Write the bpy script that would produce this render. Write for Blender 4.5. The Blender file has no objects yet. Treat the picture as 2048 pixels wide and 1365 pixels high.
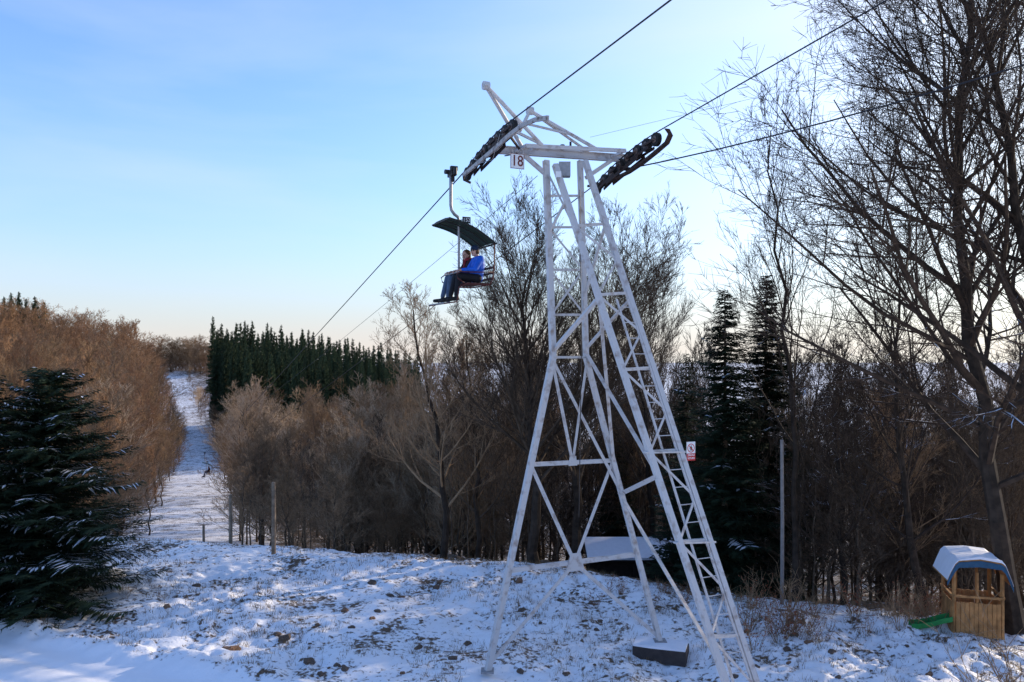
import bpy, math, random
import numpy as np
from mathutils import Vector, Matrix
SC = bpy.context.scene
C = SC.collection
F = 1593.0; EYE = 6.5; HZ = 700.0
def P(px, py, d): return Vector(((px-1024)/F*d, d, EYE-(py-HZ)/F*d))
def rad(a): return math.radians(a)

# ------------------------------------------------------------------ terrain
def sm(a, b, x):
    t = np.clip((np.asarray(x, dtype=float)-a)/(b-a), 0, 1); return t*t*(3-2*t)
def vnoise(x, y, s=0.0):
    xi = np.floor(x); yi = np.floor(y); fx = x-xi; fy = y-yi
    fx = fx*fx*(3-2*fx); fy = fy*fy*(3-2*fy)
    def h(a, b):
        v = np.sin(a*127.1+b*311.7+s*74.7)*43758.5453
        return v-np.floor(v)
    return (h(xi, yi)*(1-fx)+h(xi+1, yi)*fx)*(1-fy)+(h(xi, yi+1)*(1-fx)+h(xi+1, yi+1)*fx)*fy-0.5
def crest(x): return np.interp(x, [-40,-13,-8,-4,0.6,3.2,5.5,9.4,16,60], [27,27,26.3,25,24,22.3,20.9,19.6,19.2,19])
def strip_x(y):
    y = np.asarray(y, dtype=float)
    return np.where(y < 98, 1.07-.46*(y-16.5), -36.42-.4345*(y-98))+np.interp(y, [30,60,100,150,200,300,450], [-5,-5,-2.4,-.5,1.5,2.5,0])
def lateral(x, y): return (x-strip_x(y))*0.908
def halfw(y): return np.interp(y, [30,60,100,200,320,450], [3.0,3.2,3.0,3.2,4.2,5.2])
def path_line(x): return 18.7-0.43*(x+12.2)
def height(x, y, fine=False):
    x = np.asarray(x, dtype=float); y = np.asarray(y, dtype=float)
    q = y-crest(x)
    zs = np.interp(q, [-2,0,3,6,13,33,71,123,223,373,440,520,700,1500,4000,30000],
                   [0,-.08,-.75,-1.9,-4.3,-8,-12.5,-17.5,-21.5,-18.5,-6,-6,-30,-150,-330,-420])
    zr = np.interp(q, [-2,0,3,13,40,100,300,1000,3000,30000], [0,-.08,-.9,-4.2,-11,-27,-72,-180,-330,-420])
    t = lateral(x, y)
    m = sm(40, 170, t)
    z = zs*(1-m)+zr*m
    far = 1-sm(430, 800, y)
    z += sm(7, 70, -t)*np.interp(y, [30,80,150,250,420], [0,7,18,29,27])*far
    z += sm(7, 45, t)*(1-sm(60, 140, t))*np.interp(y, [45,90,160,250,400], [0,3,10,9,0])*far
    z += np.where(y < 12, 4.8*(1-np.clip(y, 0, 12)/12)**1.1, 0)
    amp = np.interp(y, [0,30,100,400,2000], [.12,.2,.8,2.5,8])
    z += amp*vnoise(x/4*0.6, y/4*0.6, 3)*np.interp(y, [0,100,400], [1,.6,.3])
    if fine:
        near = (1-sm(30, 60, y))
        pm = sm(-0.2, 0.5, path_line(x)-y)*(1-sm(-3.5, -2.0, x))
        k = near*(1-0.9*pm)
        rough = .35+1.3*np.clip(vnoise(x*.4, y*.4, 31)+.5, 0, 1)
        z += k*(0.22*vnoise(x*.9, y*.9, 5)+rough*(0.12*np.abs(vnoise(x*2.1, y*2.1, 7))+0.10*vnoise(x*4.3, y*4.3, 9)+0.055*vnoise(x*9.5, y*9.5, 11)))
        z += near*0.13*np.exp(-((path_line(x)-y+0.1)/0.35)**2)*(1-sm(-5, -2.5, x))*(1+vnoise(x*3, y*3, 4))
        for off in (1.0, 1.9):
            z -= near*0.045*np.exp(-((path_line(x)-y-off)/0.16)**2)*(1-sm(-4.5, -3, x))
        z -= near*pm*0.06
        z += 0.15*np.exp(-((y-crest(x)+0.9)/0.7)**2)*(0.6+vnoise(x*.8, y*.8, 2))
        z -= .16*np.exp(-((x-3.2)**2+(y-16.35)**2)/.6)
    return z
def gz(x, y): return float(height(np.array([x]), np.array([y]), True)[0])

# ------------------------------------------------------------------ materials
def newmat(name):
    m = bpy.data.materials.new(name); m.use_nodes = True
    nt = m.node_tree; b = nt.nodes['Principled BSDF']; return m, nt, b
def mat(name, col, rough=.7, var=.25, scale=8., bump=.0, metal=0., col2=None, thr=None):
    m, nt, b = newmat(name); N = nt.nodes; L = nt.links
    tc = N.new('ShaderNodeTexCoord'); no = N.new('ShaderNodeTexNoise'); no.inputs['Scale'].default_value = scale; no.inputs['Detail'].default_value = 6
    L.new(tc.outputs['Object'], no.inputs['Vector'])
    cr = N.new('ShaderNodeValToRGB')
    c2 = col2 if col2 else tuple(c*(1-var) for c in col)
    lo, hi = thr if thr else (.35, .65)
    cr.color_ramp.elements[0].position = lo; cr.color_ramp.elements[1].position = hi
    cr.color_ramp.elements[0].color = (*c2, 1); cr.color_ramp.elements[1].color = (*col, 1)
    L.new(no.outputs['Fac'], cr.inputs['Fac']); L.new(cr.outputs['Color'], b.inputs['Base Color'])
    b.inputs['Roughness'].default_value = rough; b.inputs['Metallic'].default_value = metal
    b.inputs['Specular IOR Level'].default_value = .3
    if bump:
        bp = N.new('ShaderNodeBump'); bp.inputs['Strength'].default_value = bump; bp.inputs['Distance'].default_value = .02
        L.new(no.outputs['Fac'], bp.inputs['Height']); L.new(bp.outputs['Normal'], b.inputs['Normal'])
    return m
def barkmat(name, c1, c2, snow=.0, rvar=.25):
    m, nt, b = newmat(name); N = nt.nodes; L = nt.links
    tc = N.new('ShaderNodeTexCoord'); no = N.new('ShaderNodeTexNoise'); no.inputs['Scale'].default_value = 5; no.inputs['Detail'].default_value = 8
    L.new(tc.outputs['Object'], no.inputs['Vector'])
    cr = N.new('ShaderNodeValToRGB'); cr.color_ramp.elements[0].position = .35; cr.color_ramp.elements[1].position = .65
    cr.color_ramp.elements[0].color = (*c1, 1); cr.color_ramp.elements[1].color = (*c2, 1)
    L.new(no.outputs['Fac'], cr.inputs['Fac'])
    oi = N.new('ShaderNodeObjectInfo'); hs = N.new('ShaderNodeHueSaturation')
    mr = N.new('ShaderNodeMapRange'); mr.inputs['To Min'].default_value = 1-rvar; mr.inputs['To Max'].default_value = 1+rvar
    L.new(oi.outputs['Random'], mr.inputs['Value']); L.new(mr.outputs['Result'], hs.inputs['Value'])
    L.new(cr.outputs['Color'], hs.inputs['Color']); out = hs.outputs['Color']
    if snow > 0:
        ge = N.new('ShaderNodeNewGeometry'); sx = N.new('ShaderNodeSeparateXYZ'); L.new(ge.outputs['Normal'], sx.inputs['Vector'])
        n2 = N.new('ShaderNodeTexNoise'); n2.inputs['Scale'].default_value = 1.1; L.new(tc.outputs['Object'], n2.inputs['Vector'])
        ad = N.new('ShaderNodeMath'); ad.operation = 'MULTIPLY'; L.new(sx.outputs['Z'], ad.inputs[0]); L.new(n2.outputs['Fac'], ad.inputs[1])
        st = N.new('ShaderNodeMapRange'); st.inputs['From Min'].default_value = .56-snow*.25; st.inputs['From Max'].default_value = .62-snow*.25
        L.new(ad.outputs['Value'], st.inputs['Value'])
        mx = N.new('ShaderNodeMix'); mx.data_type = 'RGBA'; mx.inputs[7].default_value = (.8,.83,.9,1)
        L.new(st.outputs['Result'], mx.inputs[0]); L.new(out, mx.inputs[6]); out = mx.outputs[2]
    L.new(out, b.inputs['Base Color']); b.inputs['Roughness'].default_value = .85; b.inputs['Specular IOR Level'].default_value = .12
    return m
M = {}
M['white'] = mat('tower_paint', (.58,.555,.54), .5, scale=6, col2=(.33,.26,.22), thr=(.28,.47), bump=.1)
M['rail'] = mat('scuffed_grey_rail', (.38,.35,.33), .5, scale=9, col2=(.14,.10,.08), thr=(.33,.48))
M['grey'] = mat('galvanised', (.36,.36,.37), .45, scale=14, metal=.3)
M['dark'] = mat('greasy_steel', (.03,.026,.026), .5, scale=20)
M['rust'] = mat('grimy_rusty_steel', (.055,.03,.022), .7, scale=12, col2=(.02,.014,.013))
M['hub'] = mat('worn_hub', (.16,.11,.09), .5, scale=12, col2=(.05,.035,.03))
M['rubber'] = mat('rubber', (.015,.015,.015), .7)
M['rope'] = mat('rope_steel', (.02,.02,.024), .5, scale=60)
M['concrete'] = mat('concrete', (.065,.052,.048), .9, scale=9, bump=.6)
M['snow'] = mat('snow_cap', (.84,.85,.9), .6, var=.05, scale=6, bump=.5)
M['signwhite'] = mat('sign_white', (.8,.8,.8), .4, var=.05)
M['signred'] = mat('sign_red', (.55,.02,.02), .4, var=.1)
M['digit'] = mat('digit_red', (.16,.03,.025), .5, var=.2)
M['black'] = mat('black_paint', (.015,.015,.015), .5)
M['canopy'] = mat('green_canopy', (.022,.05,.038), .4, scale=10)
M['redtube'] = mat('red_tube', (.12,.03,.025), .5, scale=15)
M['seatwood'] = mat('seat_slats', (.11,.05,.035), .6, scale=15)
M['blue'] = mat('blue_jacket', (.012,.12,.62), .6, scale=10, bump=.4)
M['navy'] = mat('navy_knit', (.015,.03,.07), .8)
M['blacktrousers'] = mat('black_trousers', (.012,.012,.016), .8)
M['jeans'] = mat('jeans', (.08,.12,.19), .85)
M['burgundy'] = mat('burgundy_jacket', (.035,.012,.016), .7)
M['scarf'] = mat('red_scarf', (.30,.03,.04), .8)
M['skin'] = mat('skin', (.55,.32,.24), .55, var=.1)
M['hair'] = mat('brown_hair', (.10,.045,.02), .6, scale=40)
M['wood'] = mat('new_wood', (.48,.24,.085), .7, scale=5, var=.5, bump=.2)
M['oldwood'] = mat('weathered_wood', (.30,.22,.15), .85, scale=7, var=.45, bump=.3)
M['darkwood'] = mat('dark_wood', (.035,.025,.018), .85, scale=7, var=.45)
M['bluepaint'] = mat('blue_paint', (.02,.09,.17), .5)
M['greenplastic'] = mat('green_plastic', (.03,.26,.07), .4)
M['rock'] = mat('rock', (.17,.12,.09), .9, scale=6, var=.5, bump=.8)
M['rockorange'] = mat('rock_orange', (.28,.16,.10), .9, scale=6, var=.5, bump=.8)
M['twig'] = barkmat('twig_brown', (.19,.12,.066), (.31,.20,.115))
M['twigred'] = barkmat('twig_russet', (.25,.145,.08), (.40,.23,.125))
M['twigpale'] = barkmat('twig_pale', (.34,.24,.15), (.54,.40,.27), rvar=.2)
M['bark'] = barkmat('bark', (.055,.038,.026), (.13,.09,.06))
M['barksnow'] = barkmat('bark_with_snow', (.026,.019,.014), (.062,.044,.032), snow=.35)
M['twigsnow'] = barkmat('twig_with_snow', (.032,.022,.016), (.07,.047,.033), snow=.2)
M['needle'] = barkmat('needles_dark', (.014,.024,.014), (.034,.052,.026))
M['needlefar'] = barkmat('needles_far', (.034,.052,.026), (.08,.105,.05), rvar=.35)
M['leaf'] = barkmat('dry_beech_leaf', (.20,.055,.03), (.34,.12,.06))
M['grass'] = barkmat('dry_grass', (.16,.10,.05), (.30,.21,.11))
M['pole'] = mat('pale_pole', (.26,.23,.21), .8, scale=9)

def ground_mat():
    m, nt, b = newmat('snow_and_litter'); N = nt.nodes; L = nt.links
    tc = N.new('ShaderNodeTexCoord')
    def noise(s, d=8, r=.6):
        n = N.new('ShaderNodeTexNoise'); n.inputs['Scale'].default_value = s; n.inputs['Detail'].default_value = d; n.inputs['Roughness'].default_value = r
        L.new(tc.outputs['Object'], n.inputs['Vector']); return n.outputs['Fac']
    def mth(op, a, c):
        n = N.new('ShaderNodeMath'); n.operation = op
        for i, v in enumerate((a, c)):
            if isinstance(v, (int, float)): n.inputs[i].default_value = v
            else: L.new(v, n.inputs[i])
        return n.outputs[0]
    def mrange(v, a, c, lo=0., hi=1.):
        n = N.new('ShaderNodeMapRange'); n.inputs['From Min'].default_value = a; n.inputs['From Max'].default_value = c
        n.inputs['To Min'].default_value = lo; n.inputs['To Max'].default_value = hi; L.new(v, n.inputs['Value']); return n.outputs['Result']
    wa = N.new('ShaderNodeAttribute'); wa.attribute_name = 'wood'
    pa = N.new('ShaderNodeAttribute'); pa.attribute_name = 'path'
    fa = N.new('ShaderNodeAttribute'); fa.attribute_name = 'far_haze'
    fine = noise(8.5); big = noise(.55, 3); mid = noise(1.9, 6)
    s = mth('ADD', mth('MULTIPLY', fine, .62), mth('ADD', mth('MULTIPLY', big, .38), mth('MULTIPLY', mid, .30)))
    s = mth('SUBTRACT', s, mth('MULTIPLY', pa.outputs['Fac'], .35))
    s = mth('ADD', s, mth('MULTIPLY', wa.outputs['Fac'], .13))
    dirt = mrange(s, .672, .745)
    lit = N.new('ShaderNodeValToRGB'); lit.color_ramp.elements[0].position = .35; lit.color_ramp.elements[1].position = .7
    lit.color_ramp.elements[0].color = (.06,.038,.024,1); lit.color_ramp.elements[1].color = (.21,.135,.08,1)
    L.new(noise(23., 4), lit.inputs['Fac'])
    mx = N.new('ShaderNodeMix'); mx.data_type = 'RGBA'; mx.inputs[6].default_value = (.90,.90,.92,1)
    L.new(dirt, mx.inputs[0]); L.new(lit.outputs['Color'], mx.inputs[7])
    m2 = N.new('ShaderNodeMix'); m2.data_type = 'RGBA'; m2.inputs[7].default_value = (.80,.76,.72,1)  # aerial haze painted into the base colour: distant ground fades to warm pale
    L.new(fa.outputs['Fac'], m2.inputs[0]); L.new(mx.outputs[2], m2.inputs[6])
    L.new(m2.outputs[2], b.inputs['Base Color']); b.inputs['Roughness'].default_value = .65; b.inputs['Specular IOR Level'].default_value = .25
    bp = N.new('ShaderNodeBump'); bp.inputs['Strength'].default_value = .6; bp.inputs['Distance'].default_value = .05
    hh = mth('SUBTRACT', mth('ADD', mth('MULTIPLY', noise(14., 5), .6), mth('MULTIPLY', noise(45., 3), .25)), mth('MULTIPLY', dirt, .3))
    hh = mth('MULTIPLY', hh, mth('SUBTRACT', 1., mth('MULTIPLY', pa.outputs['Fac'], .75)))
    L.new(hh, bp.inputs['Height']); L.new(bp.outputs['Normal'], b.inputs['Normal'])
    return m

# ------------------------------------------------------------------ mesh builder
class MB:
    def __init__(s): s.v = []; s.f = []
    def tube(s, pts, radii, k=8, cap=True):
        pts = [Vector(p) for p in pts]
        if isinstance(radii, (int, float)): radii = [radii]*len(pts)
        ax = (pts[-1]-pts[0])
        if ax.length < 1e-6: ax = Vector((0,0,1))
        ax.normalize()
        ref = Vector((0,0,1)) if abs(ax.z) < .8 else Vector((1,0,0))
        b0 = len(s.v); n = len(pts)
        for i in range(n):
            t = pts[min(i+1, n-1)]-pts[max(i-1, 0)]
            if t.length < 1e-7: t = ax
            t = t.normalized()
            u = t.cross(ref)
            if u.length < 1e-3: u = t.cross(Vector((0,1,0)))
            u.normalize(); w = u.cross(t)
            for j in range(k):
                a = 2*math.pi*j/k+.5
                s.v.append(pts[i]+(u*math.cos(a)+w*math.sin(a))*radii[i])
        for i in range(n-1):
            for j in range(k):
                a = b0+i*k+j; c = b0+i*k+(j+1) % k
                s.f.append((a, c, c+k, a+k))
        if cap:
            s.f.append(tuple(b0+j for j in reversed(range(k)))); s.f.append(tuple(b0+(n-1)*k+j for j in range(k)))
    def bar(s, p, q, w, h=None, up=(0,0,1)):
        p = Vector(p); q = Vector(q); h = h or w
        t = (q-p).normalized(); up = Vector(up)
        u = t.cross(up)
        if u.length < .05: u = t.cross(Vector((.9,.42,0)))
        u.normalize(); v = u.cross(t).normalized()
        b = len(s.v)
        for c in (p, q):
            for (a, e) in ((-1,-1),(1,-1),(1,1),(-1,1)): s.v.append(c+u*(a*w/2)+v*(e*h/2))
        s.f += [(b,b+1,b+2,b+3),(b+7,b+6,b+5,b+4),(b,b+4,b+5,b+1),(b+1,b+5,b+6,b+2),(b+2,b+6,b+7,b+3),(b+3,b+7,b+4,b)]
    def angle(s, p, q, w, t=.014, up=(0,0,1)):
        p = Vector(p); q = Vector(q); d = (q-p).normalized(); u = d.cross(Vector(up))
        if u.length < .05: u = d.cross(Vector((.9,.42,0)))
        u.normalize(); v = u.cross(d).normalized()
        s.bar(p+v*0, q+v*0, w, t, v); s.bar(p+u*(w/2-t/2)+v*(w/2+t/2), q+u*(w/2-t/2)+v*(w/2+t/2), t, w, v)
    def box(s, c, size, mtx=None):
        b = len(s.v); c = Vector(c)
        for z in (-1,1):
            for (x, y) in ((-1,-1),(1,-1),(1,1),(-1,1)):
                v = Vector((x*size[0]/2, y*size[1]/2, z*size[2]/2))+c
                s.v.append(mtx @ v if mtx else v)
        s.f += [(b+3,b+2,b+1,b),(b+4,b+5,b+6,b+7),(b,b+1,b+5,b+4),(b+1,b+2,b+6,b+5),(b+2,b+3,b+7,b+6),(b+3,b,b+4,b+7)]
    def ell(s, c, r, ku=14, kv=9):
        c = Vector(c); b = len(s.v)
        if isinstance(r, (int, float)): r = (r, r, r)
        s.v.append(c+Vector((0,0,-r[2])))
        for i in range(1, kv):
            a = math.pi*i/kv-math.pi/2
            for j in range(ku):
                t = 2*math.pi*j/ku
                s.v.append(c+Vector((r[0]*math.cos(a)*math.cos(t), r[1]*math.cos(a)*math.sin(t), r[2]*math.sin(a))))
        s.v.append(c+Vector((0,0,r[2]))); top = len(s.v)-1
        for j in range(ku):
            s.f.append((b, b+1+(j+1) % ku, b+1+j))
            for i in range(kv-2):
                a = b+1+i*ku+j; e = b+1+i*ku+(j+1) % ku
                s.f.append((a, e, e+ku, a+ku))
            l = b+1+(kv-2)*ku
            s.f.append((l+j, l+(j+1) % ku, top))
    def cap(s, p, q, r1, r2, k=12):
        s.tube([p, q], [r1, r2], k); s.ell(p, r1, 12, 8); s.ell(q, r2, 12, 8)
    def poly(s, pts):
        b = len(s.v); s.v += [Vector(p) for p in pts]; s.f.append(tuple(range(b, b+len(pts))))
    def prism(s, outline, off):
        b = len(s.v); n = len(outline); off = Vector(off)
        s.v += [Vector(p) for p in outline]+[Vector(p)+off for p in outline]
        s.f.append(tuple(range(b+n-1, b-1, -1))); s.f.append(tuple(range(b+n, b+2*n)))
        for i in range(n): s.f.append((b+i, b+(i+1) % n, b+n+(i+1) % n, b+n+i))
    def strip(s, secs):
        b = len(s.v); k = len(secs[0]); n = len(secs)
        for q in secs: s.v += [Vector(p) for p in q]
        for i in range(n-1):
            for j in range(k):
                a = b+i*k+j; c = b+i*k+(j+1) % k
                s.f.append((a, c, c+k, a+k))
        s.f.append(tuple(b+j for j in reversed(range(k)))); s.f.append(tuple(b+(n-1)*k+j for j in range(k)))
    def build(s, name, m, parent=None, origin=None, smooth=False):
        o0 = Vector(origin) if origin is not None else Vector((0,0,0))
        me = bpy.data.meshes.new(name)
        me.from_pydata([tuple(v-o0) for v in s.v], [], s.f)
        if m is not None: me.materials.append(m)
        if smooth: me.polygons.foreach_set('use_smooth', [True]*len(me.polygons))
        o = bpy.data.objects.new(name, me); C.objects.link(o)
        if parent is not None: o.parent = parent
        elif origin is not None: o.location = o0
        return o
def tag(o, label, cat, group=None, kind=None):
    if label: o['label'] = label
    if cat: o['category'] = cat
    if group: o['group'] = group
    if kind: o['kind'] = kind
    return o
def thing(name, label, cat, loc=(0,0,0), rz=0, group=None):
    o = bpy.data.objects.new(name, None); C.objects.link(o); o.location = loc; o.rotation_euler = (0,0,rz)
    o.empty_display_size = .2
    tag(o, label, cat, group)
    return o
def wb(mb, name, m, root, smooth=False):
    o = mb.build(name, m, None, origin=root.location, smooth=smooth); o.location = (0,0,0); o.parent = root; return o
def sub(mb, name, m, part, root, smooth=False):
    o = mb.build(name, m, None, origin=root.location, smooth=smooth); o.location = (0,0,0); o.parent = part; return o
def remeshed(mb, name, m, parent, vox=.012, it=4):
    o = mb.build(name, m, None)
    md = o.modifiers.new('r', 'REMESH'); md.mode = 'VOXEL'; md.voxel_size = vox; md.use_smooth_shade = True
    ms = o.modifiers.new('s', 'SMOOTH'); ms.iterations = it; ms.factor = .5
    dg = bpy.context.evaluated_depsgraph_get(); dg.update()
    me = bpy.data.meshes.new_from_object(o.evaluated_get(dg))
    o.modifiers.clear(); o.data = me
    if not me.materials: me.materials.append(m)
    if parent is not None: o.parent = parent
    return o
def textmesh(body, size, m, parent, mtx, name='lettering', bold=.0, depth=.001, xs=1.):
    cu = bpy.data.curves.new('t', 'FONT'); cu.body = body; cu.size = size; cu.align_x = 'CENTER'; cu.align_y = 'CENTER'; cu.extrude = depth; cu.offset = bold
    ob = bpy.data.objects.new('t', cu); C.objects.link(ob)
    dg = bpy.context.evaluated_depsgraph_get(); dg.update()
    me = bpy.data.meshes.new_from_object(ob.evaluated_get(dg))
    bpy.data.objects.remove(ob)
    me.transform(mtx @ Matrix.Diagonal((xs,1,1,1))); me.materials.clear(); me.materials.append(m)
    o = bpy.data.objects.new(name, me); C.objects.link(o); o.parent = parent
    return o
def dup(o, parent=None, loc=None, rz=None, scale=None, label=None, group=None):
    c = o.copy(); C.objects.link(c)
    if parent is not None: c.parent = parent
    if loc is not None: c.location = loc
    if rz is not None: c.rotation_euler = (0,0,rz)
    if scale is not None: c.scale = scale
    if label: c['label'] = label
    if group: c['group'] = group
    for ch in list(o.children): dup(ch, c)
    return c

# ------------------------------------------------------------------ ground
def axis_lines(lo_dense, hi_dense, step, lo, hi, g):
    a = list(np.arange(lo_dense, hi_dense, step))
    s = step; x = a[-1]
    while x < hi: s *= g; x += s; a.append(x)
    s = step; x = a[0]; left = []
    while x > lo: s *= g; x -= s; left.append(x)
    return np.array(list(reversed(left))+a)
xs = axis_lines(-13, 14, .07, -16000, 16000, 1.05)
ys = axis_lines(13.2, 28.5, .07, -30, 25000, 1.04)
X, Y = np.meshgrid(xs, ys)
Z = height(X, Y, True)
nx, ny = len(xs), len(ys)
co = np.stack([X.ravel(), Y.ravel(), Z.ravel()], 1)
idx = np.arange(nx*ny).reshape(ny, nx)
fc = np.stack([idx[:-1,:-1].ravel(), idx[:-1,1:].ravel(), idx[1:,1:].ravel(), idx[1:,:-1].ravel()], 1)
me = bpy.data.meshes.new('ground')
me.vertices.add(len(co)); me.vertices.foreach_set('co', co.ravel())
me.loops.add(fc.size); me.loops.foreach_set('vertex_index', fc.ravel().astype(np.int32))
me.polygons.add(len(fc)); me.polygons.foreach_set('loop_start', np.arange(0, fc.size, 4, dtype=np.int32)); me.polygons.foreach_set('loop_total', np.full(len(fc), 4, dtype=np.int32))
me.update(); me.validate()
me.polygons.foreach_set('use_smooth', [True]*len(me.polygons))
T = lateral(X, Y)
wood = sm(0.3, 2.5, Y-crest(X))*np.clip(sm(0, 2.0, np.abs(T)+2.2*vnoise(X*.25, Y*.25, 8)-halfw(Y)-1.0), 0, 1)*(1-sm(600, 1500, Y)*sm(40, 200, T))
wood = np.maximum(wood, (.10+.5*np.clip(vnoise(X*.12, Y*.12, 14)+.1, 0, 1))*sm(32, 45, Y)*(1-sm(500, 700, Y)))
pathm = sm(-0.1, 0.6, path_line(X)-Y)*(1-sm(-3.8, -2.4, X))
hazem = sm(700, 2200, Y)
for nme, arr in (('wood', wood), ('path', pathm), ('far_haze', hazem)):
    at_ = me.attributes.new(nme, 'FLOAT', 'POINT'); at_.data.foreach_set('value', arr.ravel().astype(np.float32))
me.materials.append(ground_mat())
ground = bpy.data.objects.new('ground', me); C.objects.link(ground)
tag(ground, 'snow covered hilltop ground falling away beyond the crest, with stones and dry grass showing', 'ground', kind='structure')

# ------------------------------------------------------------------ tower
AX = Vector((-.418,.908,0)); RT = Vector((.908,.418,0))
base = Vector((1.9, 15.4, 0))
tw = thing('lift_tower', 'tall white steel lattice chairlift tower leaning in the middle of the snowy hilltop', 'lift tower', base)
LA = [P(1092,322,16.8), P(1106,715,16.4), P(975,1345,16.0)]
LB = [P(1160,322,17.1), P(1172,715,16.9), P(1320,1285,17.2)]
LC = [P(1110,330,16.45), P(1490,1482,13.4)]
LD = [P(1170,322,16.85), P(1550,1482,13.8)]
def at(leg, py):
    for i in range(len(leg)-1):
        a, b = leg[i], leg[i+1]
        k = (py-HZ)/F
        den = (b.z-a.z)+k*(b.y-a.y)
        t = (EYE-k*a.y-a.z)/den
        if t <= 1.0001 or i == len(leg)-2: return a.lerp(b, t)
for L_, w in ((LA,.115),(LB,.10),(LC,.105),(LD,.105)):
    m = MB()
    for i in range(len(L_)-1): m.bar(L_[i], L_[i+1], w, w, AX)
    wb(m, 'leg', M['white'], tw)
def br(p, q, w=.06, name='brace'):
    m = MB(); m.angle(p, q, w, .012, AX); wb(m, name, M['white'], tw)
for y in (392, 455, 540, 630, 715): br(at(LA,y), at(LB,y), .05)
br(at(LA,930), at(LB,922), .08); br(at(LA,1143), at(LB,1110), .085)
for (a, b) in ((455,540),(540,630)):
    br(at(LA,a), at(LB,b), .04)
br(at(LB,540), at(LA,630), .04)
n1 = at(LA,930).lerp(at(LB,922), .5); n2 = at(LA,1143).lerp(at(LB,1110), .5)
br(at(LA,722), n1, .07); br(at(LB,722), n1, .055)
br(at(LA,930), n2, .08); br(at(LB,922), n2, .07)
br(n2, at(LA,1330), .08); br(n2, at(LB,1275), .08)
g = MB(); 
g.prism([n2+RT*-.2+Vector((0,0,-.17)), n2+RT*.22+Vector((0,0,-.17)), n2+RT*.13+Vector((0,0,.2)), n2+RT*-.1+Vector((0,0,.2))], -AX*.02); wb(g, 'gusset_plate', M['white'], tw)
g = MB(); g.prism([n1+RT*-.1+Vector((0,0,-.06)), n1+RT*.1+Vector((0,0,-.06)), n1+RT*.07+Vector((0,0,.14)), n1+RT*-.07+Vector((0,0,.14))], -AX*.02); wb(g, 'gusset_plate', M['white'], tw)
hs = [395, 452, 520, 590, 665, 740, 822, 905, 995, 1085, 1180, 1275, 1380]
for y in (452,590,740,905,1085,1275): br(at(LC,y), at(LD,y-4), .06)
for i in range(1, len(hs)-1):
    if i % 2: br(at(LC,hs[i]), at(LD,hs[i+1]), .045)
    else: br(at(LD,hs[i]), at(LC,hs[i+1]), .045)
br(at(LA,705), at(LC,598), .07); br(at(LA,340), at(LC,470), .045); br(at(LA,470), at(LC,400), .04)
br(at(LB,705), at(LC,945), .09); br(at(LB,990), at(LC,955), .08); br(at(LB,995), at(LC,1325), .08)
br(at(LB,600), at(LD,450), .045); br(at(LA,720), at(LB,985), .065)
br(at(LB,700), at(LD,600), .05); br(at(LC,598), at(LB,930), .075)
for L_ in (LA, LB, LC, LD):
    f = L_[-1]; m = MB(); m.box(f+Vector((0,0,.03)), (.26,.26,.035)); wb(m, 'foot_plate', M['grey'], tw)
R = Matrix.Translation((LB[-1].x-.0, LB[-1].y-.10, LB[-1].z-.17)) @ Matrix.Rotation(rad(-20), 4, 'Z')
m = MB(); m.box((0,0,0), (1.12,.55,.30), R); fb = wb(m, 'foundation_block', M['concrete'], tw)
m = MB()
sx_ = [(-.55,-.27),(-.2,-.29),(.2,-.27),(.55,-.25),(.54,.26),(0,.28),(-.55,.25)]
m.prism([R @ Vector((a,b,.152)) for a,b in sx_], (0,0,.05)); sub(m, 'snow', M['snow'], fb, tw)
lad = MB()
offR = -.13; offL = -.50
def ladp(py, o): return at(LD, py)+RT*o-AX*.02
lad.bar(ladp(600,offR+.06), ladp(1478,offR+.03), .035, .035, AX); lad.bar(ladp(600,offL+.16), ladp(1478,offL), .035, .035, AX)
ladr = wb(lad, 'ladder', M['white'], tw)
y0 = ladp(1478, 0); y1 = ladp(600, 0); n = int((y1.z-y0.z)/.3)
for i in range(n):
    t = (i+.5)/n
    a = ladp(1478,offR+.03).lerp(ladp(600,offR+.06), t); b = ladp(1478,offL).lerp(ladp(600,offL+.16), t)
    r_ = MB(); r_.tube([a, b], .009, 6); sub(r_, 'rung', M['white'], ladr, tw)
for (ya, ex) in ((905,.25),(1085,.1)):
    m = MB(); m.bar(at(LC,ya)-RT*.1, at(LD,ya)+RT*ex, .1, .03); wb(m, 'landing_bar', M['white'], tw)
BL = P(985,299,16.6); BR = P(1262,318,17.75)
up = Vector((0,0,1))
m = MB(); m.bar(BL, BR, .02, .13); m.bar(BL+up*.072, BR+up*.072, .12, .016); m.bar(BL-up*.072, BR-up*.072, .12, .016)
wb(m, 'crossbeam', M['white'], tw)
m2 = AX*-.55
m = MB(); m.bar(BL+m2+RT*.5, BR+m2-RT*.5, .05, .08); m.bar(BL+m2+RT*.5, BL+RT*.5, .05, .05); m.bar(BR+m2-RT*.5, BR-RT*.5, .05, .05); wb(m, 'service_beam', M['white'], tw)
m = MB(); m.bar(P(1045,308,16.75), P(1095,352,16.8), .08, .08, AX); wb(m, 'knee_brace', M['white'], tw)
m = MB(); m.bar(P(1222,322,17.4), P(1172,356,17.1), .08, .08, AX); wb(m, 'knee_brace', M['white'], tw)
m = MB(); m.box(P(1129,340,16.9), (.24,.22,.30)); wb(m, 'junction_box', M['grey'], tw)
m = MB(); m.box(P(1117,349,16.2), (.11,.02,.12)); wb(m, 'small_plate', M['signwhite'], tw)
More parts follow.
